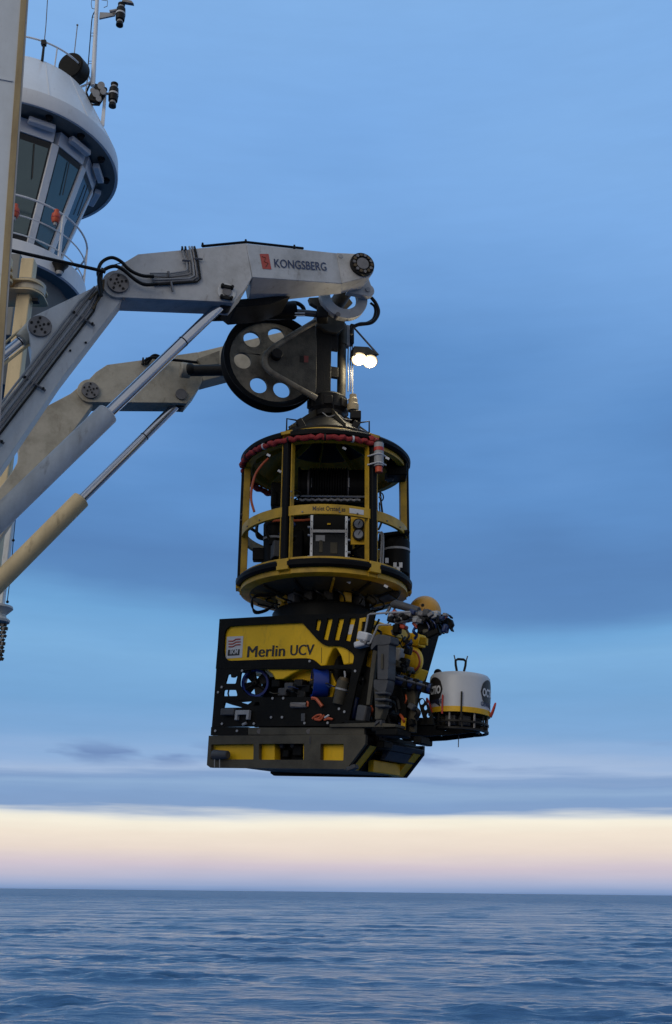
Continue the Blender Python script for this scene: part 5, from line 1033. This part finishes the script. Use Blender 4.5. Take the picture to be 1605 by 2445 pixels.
# near manipulator: grey angular arm folded in front, olive forearm
MB().prism(rounded(P7([(480, 545), (586, 545), (575, 880), (478, 880)], -.05), .02, 3), .16, T=PX_(-.15)).build('manipulator_upper_arm', 'grey_plastic', rv, bev=.018)
MB().prism(rounded(P7([(455, 480), (490, 462), (606, 478), (604, 548), (545, 560), (470, 560), (425, 610), (420, 580)], -.05), .02, 3), .18, T=PX_(-.16)).build('manipulator_elbow', 'grey_plastic', rv, bev=.018)
MB().prism(P7([(470, 630), (490, 630), (488, 770), (470, 770)], -.16), .01, T=PX_(-.168)).build('arm_decal', 'olive_steel', rv)
MB().prism(rounded(P7([(440, 880), (572, 880), (565, 930), (545, 1000), (520, 1010), (440, 960)], -.05), .02, 3), .15, T=PX_(-.14)).build('manipulator_wrist', 'grey_plastic', rv, bev=.015)
MB().prism(P7([(435, 960), (545, 965), (520, 1180), (495, 1250), (440, 1250), (445, 1170)], -.02), .12, T=PX_(-.1)).build('manipulator_forearm', 'olive_steel', rv, bev=.012)
for y in (1000, 1060, 1120): FB(490, y, 95, 20, -.1, 'grey_plastic', 'forearm_ring', .14)
MB().prism(P7([(450, 1250), (500, 1250), (495, 1300), (470, 1275), (430, 1305)], -.02), .08, T=PX_(-.08)).build('gripper_jaw', 'grey_plastic', rv, bev=.006)
MB().prism(P7([(398, 600), (442, 590), (370, 1110), (335, 1110)], .02), .05, T=PX_(.0)).build('arm_stow_plate', 'olive_steel', rv, bev=.008)
MB().prism(P7([(300, 430), (420, 520), (440, 640), (330, 1090), (300, 1110), (220, 1180), (300, 880)], .08), .06, T=PX_(.1)).build('arm_base_plate', 'black_plastic', rv, bev=.008)
FB(305, 1190, 90, 130, .05, 'grey_plastic', 'arm_base', .12, 8, .02); FB(230, 1140, 60, 180, .15, 'blue_dark', 'hydraulic_motor', .14, 8, .03)
# light camera bracket near top with white rail
FB(315, 470, 100, 70, -.06, 'label_white', 'lamp_head', .12, 12, .02); FB(290, 540, 110, 50, -.06, 'label_white', 'lamp_head', .12, -10, .02); FB(320, 525, 60, 30, -.07, 'steel', 'lamp_knuckle', .1, 20)
MB(RM).tube([r3(*q7(*p), -.08) for p in ((300, 490), (325, 400), (350, 268), (370, 258), (540, 245), (740, 238))], .012, 6).build('guard_rail', 'light_grey', rv)
MB(RM).tube([r3(*q7(*p), -.10) for p in ((345, 535), (372, 525), (440, 365), (460, 358), (560, 356))], .012, 6).build('guard_rail', 'light_grey', rv)
MB().prism(P7([(275, 300), (330, 290), (325, 330), (295, 330), (285, 420), (262, 560), (232, 560)], -.02), .02, T=PX_(-.03)).build('rail_mount', 'yellow_paint', rv)
# upper manipulator, stowed across the top front
up = .25
MB(RM).tube([r3(*q7(*p), up) for p in ((570, 175), (600, 165), (660, 180), (820, 228))], [.035, .052, .05, .045], 14).build('stowed_arm_link', 'grey_plastic', rv)
MB(RM).tube([r3(*q7(*p), up) for p in ((555, 190), (540, 220), (510, 262))], .018, 8).build('stowed_arm_strut', 'steel', rv)
MB(RM).tube([r3(*q7(*p), up) for p in ((600, 190), (590, 225), (560, 262))], .014, 8).build('stowed_arm_strut', 'grey_plastic', rv)
for pts, r_, mt in ((((545, 275), (740, 255), (880, 250)), .02, 'steel'), (((550, 320), (700, 300), (860, 280)), .018, 'light_grey'), (((600, 345), (760, 318), (870, 300)), .016, 'steel'), (((730, 235), (740, 275)), .014, 'light_grey'), (((860, 250), (880, 305)), .03, 'steel')):
    MB(RM).tube([r3(*q7(*p), up - .05) for p in pts], r_, 6).build('stowed_arm_rod', mt, rv)
for x, y, w_, h_, mt, ro_ in ((640, 285, 70, 60, 'light_grey', 8), (660, 330, 60, 50, 'label_white', 0), (575, 300, 70, 70, 'dark_steel', 12), (700, 290, 60, 80, 'grey_plastic', 5), (790, 280, 80, 60, 'dark_steel', 6), (850, 260, 60, 50, 'steel', 10), (900, 250, 60, 60, 'grey_plastic', 0), (930, 290, 90, 90, 'black_plastic', 12),
                              (980, 260, 70, 50, 'light_grey', 0), (1000, 300, 120, 70, 'black_plastic', 8), (950, 360, 100, 70, 'blue_dark', 10), (880, 390, 120, 90, 'black_plastic', -8), (1010, 390, 110, 70, 'black_plastic', 20), (1070, 330, 50, 80, 'rubber', 30), (1075, 300, 30, 30, 'logo_red', 10), (680, 380, 60, 40, 'logo_red', 20), (1070, 395, 40, 70, 'blue_dark', 10), (900, 425, 60, 40, 'olive_steel', 0), (960, 440, 120, 60, 'black_plastic', -20), (620, 400, 60, 80, 'black_plastic', 0)):
    FB(x, y, w_ * .95, h_ * .95, up + random.uniform(-.08, .15), mt, 'stowed_arm_joint', .10, ro_, .018)
MB(RM).tube([r3(*q7(*p), up) for p in ((770, 340), (790, 365), (800, 395))], .022, 8).build('red_coupling', 'logo_red', rv); MB(RM).tube([r3(*q7(*p), up) for p in ((800, 340), (830, 370))], .018, 8).build('pale_coupling', 'label_white', rv)
# gripper claw at far right of the arm
MB().prism(P7([(1040, 245), (1100, 262), (1122, 285), (1115, 300), (1095, 275), (1050, 268)], up), .06, T=PX_(up)).build('gripper_claw', 'black_plastic', rv, bev=.008)
MB().prism(P7([(1085, 290), (1120, 310), (1135, 355), (1118, 385), (1132, 415), (1120, 420), (1100, 390), (1085, 360), (1100, 330)], up), .06, T=PX_(up)).build('gripper_claw', 'black_plastic', rv, bev=.008)
for k in range(6): MB(RM).tube([r3(*q7(880 + 22 * k + random.uniform(-20, 20), 300 + random.uniform(-40, 20)), up - .08), r3(*q7(920 + 18 * k, 360 + random.uniform(-30, 40)), up - .1), r3(*q7(900 + 30 * k, 430 + random.uniform(-30, 30)), up - .02)], .010, 6, smooth=True).build('arm_hose', ('blue_dark', 'black_hose', 'black_hose')[k % 3], rv)
rr_ = random.Random(11)
for i in range(34):                                            # hose and fitting clutter across the front
    x, y = rr_.uniform(330, 800), rr_.uniform(300, 1280); x -= (y - 300) * .06; yy = rr_.uniform(.05, .5); L_ = rr_.uniform(40, 130)
    MB(RM).tube([r3(*q7(x, y), yy), r3(*q7(x + rr_.uniform(-30, 30), y + L_ * .4), yy - .06), r3(*q7(x + rr_.uniform(-45, 45), y + L_ * .8), yy), r3(*q7(x + rr_.uniform(-30, 30), y + L_ * 1.2), yy + .05)], rr_.uniform(.008, .018), 6, smooth=True).build('front_hose', rr_.choice(['black_hose', 'black_hose', 'black_hose', 'rubber', 'blue_dark', 'olive_steel', 'orange_hose']), rv)
for i in range(22):
    x, y = rr_.uniform(560, 790), rr_.uniform(420, 1300); s_ = rr_.uniform(25, 60); FB(x, y, s_, s_ * rr_.uniform(.6, 1.6), rr_.uniform(.15, .6), rr_.choice(['black_plastic', 'black_plastic', 'dark_steel', 'grey_plastic', 'black_plastic']), 'front_fitting', .09, rr_.uniform(-30, 30), .012)
for i in range(16):                                            # small pieces along the stowed arm
    x = 560 + 34 * i; y = 250 + rr_.uniform(-25, 60) + .06 * (x - 560); s_ = rr_.uniform(18, 38); FB(x, y, s_ * 1.4, s_, up - .1 + rr_.uniform(-.05, .05), rr_.choice(['steel', 'light_grey', 'dark_steel', 'black_plastic', 'logo_red', 'blue_dark']), 'arm_fitting', .06, rr_.uniform(-30, 30), .008)
rr_b = [r3(*q6(x, y), .03) for x, y in ((640, 900), (760, 930), (850, 900), (920, 950), (700, 980), (880, 1000))]
for k, c in enumerate(rr_b): MB(RM).box(c + Vector((0, .08, 0)), (.13, .1, .1)).build('inner_fitting', ('black_plastic', 'grey_plastic', 'dark_steel')[k % 3], rv, bev=.015)
for i in range(12):
    x, y = rr_.uniform(580, 1280), rr_.uniform(900, 1010); MB(RM).tube([r3(*q6(x, y), .05), r3(*q6(x + rr_.uniform(20, 60), y + rr_.uniform(-30, 40)), .02), r3(*q6(x + rr_.uniform(60, 130), y + rr_.uniform(-30, 30)), .06)], rr_.uniform(.006, .014), 6, smooth=True).build('inner_cable', rr_.choice(['black_hose', 'black_hose', 'olive_steel', 'blue_dark']), rv)
# blue lift arm to the instrument, lower front clutter
ba, bb = r3(*q7(605, 868), .15), r3(*q7(925, 955), .35)
MB(RM).tube([ba, bb], .062, 8).build('lift_arm', 'blue_dark', rv, bev=.01); MB(RM).tube([ba + Vector((0, -.07, .02)), bb + Vector((0, -.07, .02))], .018, 8).build('lift_ram', 'dark_rod', rv)
for f_ in (.35, .62, .9): q = ba.lerp(bb, f_); MB(RM).box(q, (.06, .15, .13), rot=Matrix.Rotation(.25, 3, 'Y')).build('lift_arm_bracket', 'black_plastic', rv, bev=.01)
MB().prism(P7([(600, 880), (640, 870), (700, 1120), (690, 1350), (640, 1350), (630, 1150), (580, 1000)], .2), .06, T=PX_(.2)).build('tool_plate', 'black_panel', rv, bev=.006)
MB().prism(P7([(640, 950), (790, 960), (780, 1360), (690, 1360), (700, 1120)], .3), .06, T=PX_(.3)).build('tool_plate', 'olive_steel', rv, bev=.006)
MB().prism(P7([(665, 1230), (702, 1228), (692, 1350), (655, 1345)], .19), .02, T=PX_(.18)).build('tool_mark', 'yellow_paint', rv)
pf = P7([(810, 1045), (850, 1040), (900, 1100), (935, 1190), (960, 1290), (830, 1290), (860, 1230), (835, 1150)], .35)
MB().prism(pf, .03, [circle2(*rl(*q7(845, 1075), .35), .035, 14), circle2(*rl(*q7(880, 1130), .35), .03, 12), circle2(*rl(*q7(905, 1200), .35), .03, 12)], T=PX_(.35)).build('perforated_gusset', 'black_panel', rv, bev=.004)
for pts in (((540, 1080), (570, 1040), (620, 1060), (640, 1150)), ((520, 1200), (560, 1150), (600, 1130)), ((540, 1260), (560, 1330), (640, 1350)), ((800, 1150), (820, 1180), (790, 1230)), ((560, 1200), (600, 1215), (625, 1220)), ((560, 1215), (600, 1230), (625, 1240)), ((575, 1090), (600, 1120), (615, 1180)), ((545, 1100), (535, 1180), (550, 1290))): MB(RM).tube([r3(*q7(*p), .2) for p in pts], random.uniform(.012, .03), 6, smooth=True).build('black_hose', 'black_hose', rv)
RB((2.25, .5, .14), (.3, 1.1, .06)).build('tool_deck', 'black_panel', rv, bev=.01)
FB(580, 1370, 200, 60, .1, 'black_plastic', 'tool_base', .3, 0, .02); FB(480, 1330, 120, 60, .05, 'black_plastic', 'tool_base', .2, 0, .02)
for x, y in ((845, 1440), (400, 1480), (500, 1480), (450, 1420)): FB(x, y, 70, 60, .3, 'black_plastic', 'tool_fitting', .2, 0, .015)
FB(885, 1440, 60, 80, 1.0, 'black_plastic', 'tool_fitting', .2, 0, .015)

# ------------------------------------------------------------------ spherical float
c = at(*q7(877, 240), 13.75); t = thing('float_ball', 'yellow orange ball float on top of the vehicle front', 'float', c - Vector((0, 0, .25)))
MB().ball(c, .215, 40, 24).build('float_shell', 'float_orange', t)
d_ = (CAM - c).normalized(); d_ = (d_ + Vector((-.12, 0, .42))).normalized(); MB().cyl(c + d_ * .19, c + d_ * .225, .022, seg=10).build('plug', 'dark_steel', t)
MB().cyl(c + d_ * .19, c + d_ * .2165, .05, seg=20).build('plug_flange', 'float_orange', t)
MB().cyl(c - Vector((0, 0, .33)), c - Vector((0, 0, .17)), .10, seg=20).build('float_seat', 'black_plastic', t)

# ------------------------------------------------------------------ white gravity instrument held in front
IY = 12.75
itop, ibot = at(*q7(1203, 832), IY), at(*q7(1203, 1160), IY)
ic = at(*q7(1203, 1000), IY); rI = (at(*q7(1490, 1000), IY).x - at(*q7(917, 1000), IY).x) / 2 * .985
tilt = Matrix.Rotation(R(3.2), 4, 'Y'); hI = itop.z - ibot.z
IM = Matrix.Translation(ic) @ tilt
ins = thing('gravity_instrument', 'white drum instrument with yellow band and black OCTIO roundels', 'instrument', IM @ Matrix.Translation(Vector((0, 0, -hI / 2 - .3))))
MB().lathe([(.02, hI / 2), (rI - .06, hI / 2), (rI - .025, hI / 2 - .008), (rI - .005, hI / 2 - .035), (rI, hI / 2 - .07), (rI, -hI / 2), (rI - .03, -hI / 2), (.02, -hI / 2)], IM, 72).build('drum_shell', 'drum_white', ins)
MB().lathe([(rI - .03, -hI / 2), (rI + .006, -hI / 2), (rI + .006, -hI / 2 - .062), (rI - .03, -hI / 2 - .062)], IM, 72, closed=True).build('yellow_band', 'yellow_paint', ins)
def on_drum(pts, th0, z0, name, mt, faces=None, e=.004):
    v = [(p[0], p[1]) for p in pts]
    P = [(math.sin(R(th0) + p[0] / rI) * (rI + e), -math.cos(R(th0) + p[0] / rI) * (rI + e), z0 + p[1]) for p in v]
    return MB(IM).add(P, faces).build(name, mt, ins)
for th in (-64, 60, 170):
    N_ = 10; pts = []; fs = []
    for i in range(N_ + 1):
        for j in range(2):
            x = -.155 + .31 * i / N_; y = math.sqrt(max(.155 ** 2 - x * x, 0)); pts.append((x, y if j else -y))
    fs = [(2 * i, 2 * i + 2, 2 * i + 3, 2 * i + 1) for i in range(N_)]
    on_drum(pts, th, -.01, 'roundel', 'black_print', fs)
    on_drum([(-.02, -.13), (.10, -.12), (.135, -.21), (.06, -.165)], th, -.01, 'roundel_tail', 'black_print', [(0, 1, 2, 3)], .0045)
    v, f = text2d('OCTIO', .125, .006); w_ = max(p[0] for p in v); on_drum([((p[0] - w_ / 2) * .26 / w_, p[1] - .045) for p in v], th, -.01, 'roundel_lettering', 'label_white', f, .008)
    v, f = text2d('GRAVITUDE', .07, .002); w_ = max(p[0] for p in v); on_drum([((p[0] - w_ / 2) * .30 / w_, p[1]) for p in v], th, -hI / 2 + .035, 'drum_lettering', 'navy_print', f, .004)
zb = -hI / 2 - .062
MB().lathe([(.02, zb), (rI - .07, zb), (rI - .07, zb - .02), (.02, zb - .02)], IM, 48, closed=False).build('base_disc', 'black_plastic', ins)
for z in (zb - .09, zb - .17): MB().lathe([(rI - .05, z), (rI - .01, z), (rI - .01, z - .022), (rI - .05, z - .022)], IM, 48, closed=True).build('base_ring', 'dark_steel', ins)
for i in range(14): a = 360 / 14 * i; MB(IM).cyl((math.sin(R(a)) * (rI - .03), -math.cos(R(a)) * (rI - .03), zb), (math.sin(R(a)) * (rI - .03), -math.cos(R(a)) * (rI - .03), zb - .19), .013, seg=6).build('base_stay', 'steel' if i % 2 else 'dark_steel', ins)
for i in range(9): a = 40 * i + 10; r_ = .2; MB(IM).box((math.sin(R(a)) * r_, -math.cos(R(a)) * r_, zb - .08), (.13, .13, .12), rot=Matrix.Rotation(R(a), 3, 'Z')).build('sensor_pod', ('grey_plastic', 'black_plastic', 'black_plastic', 'olive_steel')[i % 4], ins, bev=.01)
MB(IM).cyl((0, 0, zb - .2), (0, 0, zb - .36), .006, seg=6).build('probe', 'steel', ins)
for k, (th, mt) in enumerate(((-3, 'dark_steel'), (-38, 'red_paint'))): a = R(th); MB(IM).box((math.sin(a) * (rI + .015), -math.cos(a) * (rI + .015), -hI / 2 + .02), (.018, .018, .22 if k else .30)).build('guide_pin', mt, ins)
for th in (-70, 74):
    a = R(th); d = Vector((math.sin(a), -math.cos(a), 0)); s_ = Vector((math.cos(a), math.sin(a), 0)); b = d * (rI + .01) + Vector((0, 0, -hI / 2 - .06))
    MB(IM).tube([b - s_ * .03, b - s_ * .035 + d * .03 + Vector((0, 0, .08)), b + d * .055 + Vector((0, 0, .16)), b + s_ * .035 + d * .03 + Vector((0, 0, .08)), b + s_ * .03], .012, 6, smooth=True).build('red_handle', 'red_paint', ins)
# lifting handle on top
hp = Vector((.0, 0, hI / 2)); 
MB(IM).tube([hp + Vector((-.03, 0, .0)), hp + Vector((-.058, 0, .13)), hp + Vector((-.062, 0, .185)), hp + Vector((-.035, 0, .205)), hp + Vector((.035, 0, .205)), hp + Vector((.062, 0, .185)), hp + Vector((.058, 0, .13)), hp + Vector((.03, 0, .0))], .016, 6).build('lifting_handle', 'dark_steel', ins)
for s in (-1, 1): MB(IM).tube([hp + Vector((.06 * s, 0, .17)), hp + Vector((.082 * s, 0, .25))], .008, 5).build('handle_horn', 'steel', ins)
MB(IM).ball((-.27, 0, hI / 2 + .02), .05, 14, 8).build('top_plug', 'black_plastic', ins)
# carrier fork under the instrument
t = thing('carrier_fork', 'dark wedge shaped carrier fork supporting the white instrument', 'carrier', at(*q7(900, 1380), 12.9))
fk = [at(*q7(*p), 12.75) for p in ((640, 1360), (790, 1310), (960, 1315), (1200, 1318), (1400, 1322), (1437, 1345), (1432, 1364), (1350, 1378), (1100, 1408), (900, 1418), (700, 1410))]
for dy in (-.22, .25):
    b_ = MB(); b_.prism([(p.x, p.z) for p in fk], .05, [circle2(at(*q7(1052, 1355), 12.75).x, at(*q7(1052, 1355), 12.75).z, .016, 12), circle2(at(*q7(1387, 1348), 12.75).x, at(*q7(1387, 1348), 12.75).z, .018, 12)], T=frame(Vector((0, 12.75 + dy, 0)), Vector((1, 0, 0)), UP, Vector((0, 1, 0)))); b_.build('fork_arm', 'black_panel', t, bev=.005)
for x in (980, 1220, 1380): p = at(*q7(x, 1345), 12.75); MB().cyl(p - Vector((0, .22, 0)), p + Vector((0, .28, 0)), .022, seg=10).build('cross_pin', 'dark_steel', t)
MB().box(at(*q7(860, 1300), 12.78), (.25, .5, .12)).build('fork_root', 'black_panel', t, bev=.02)
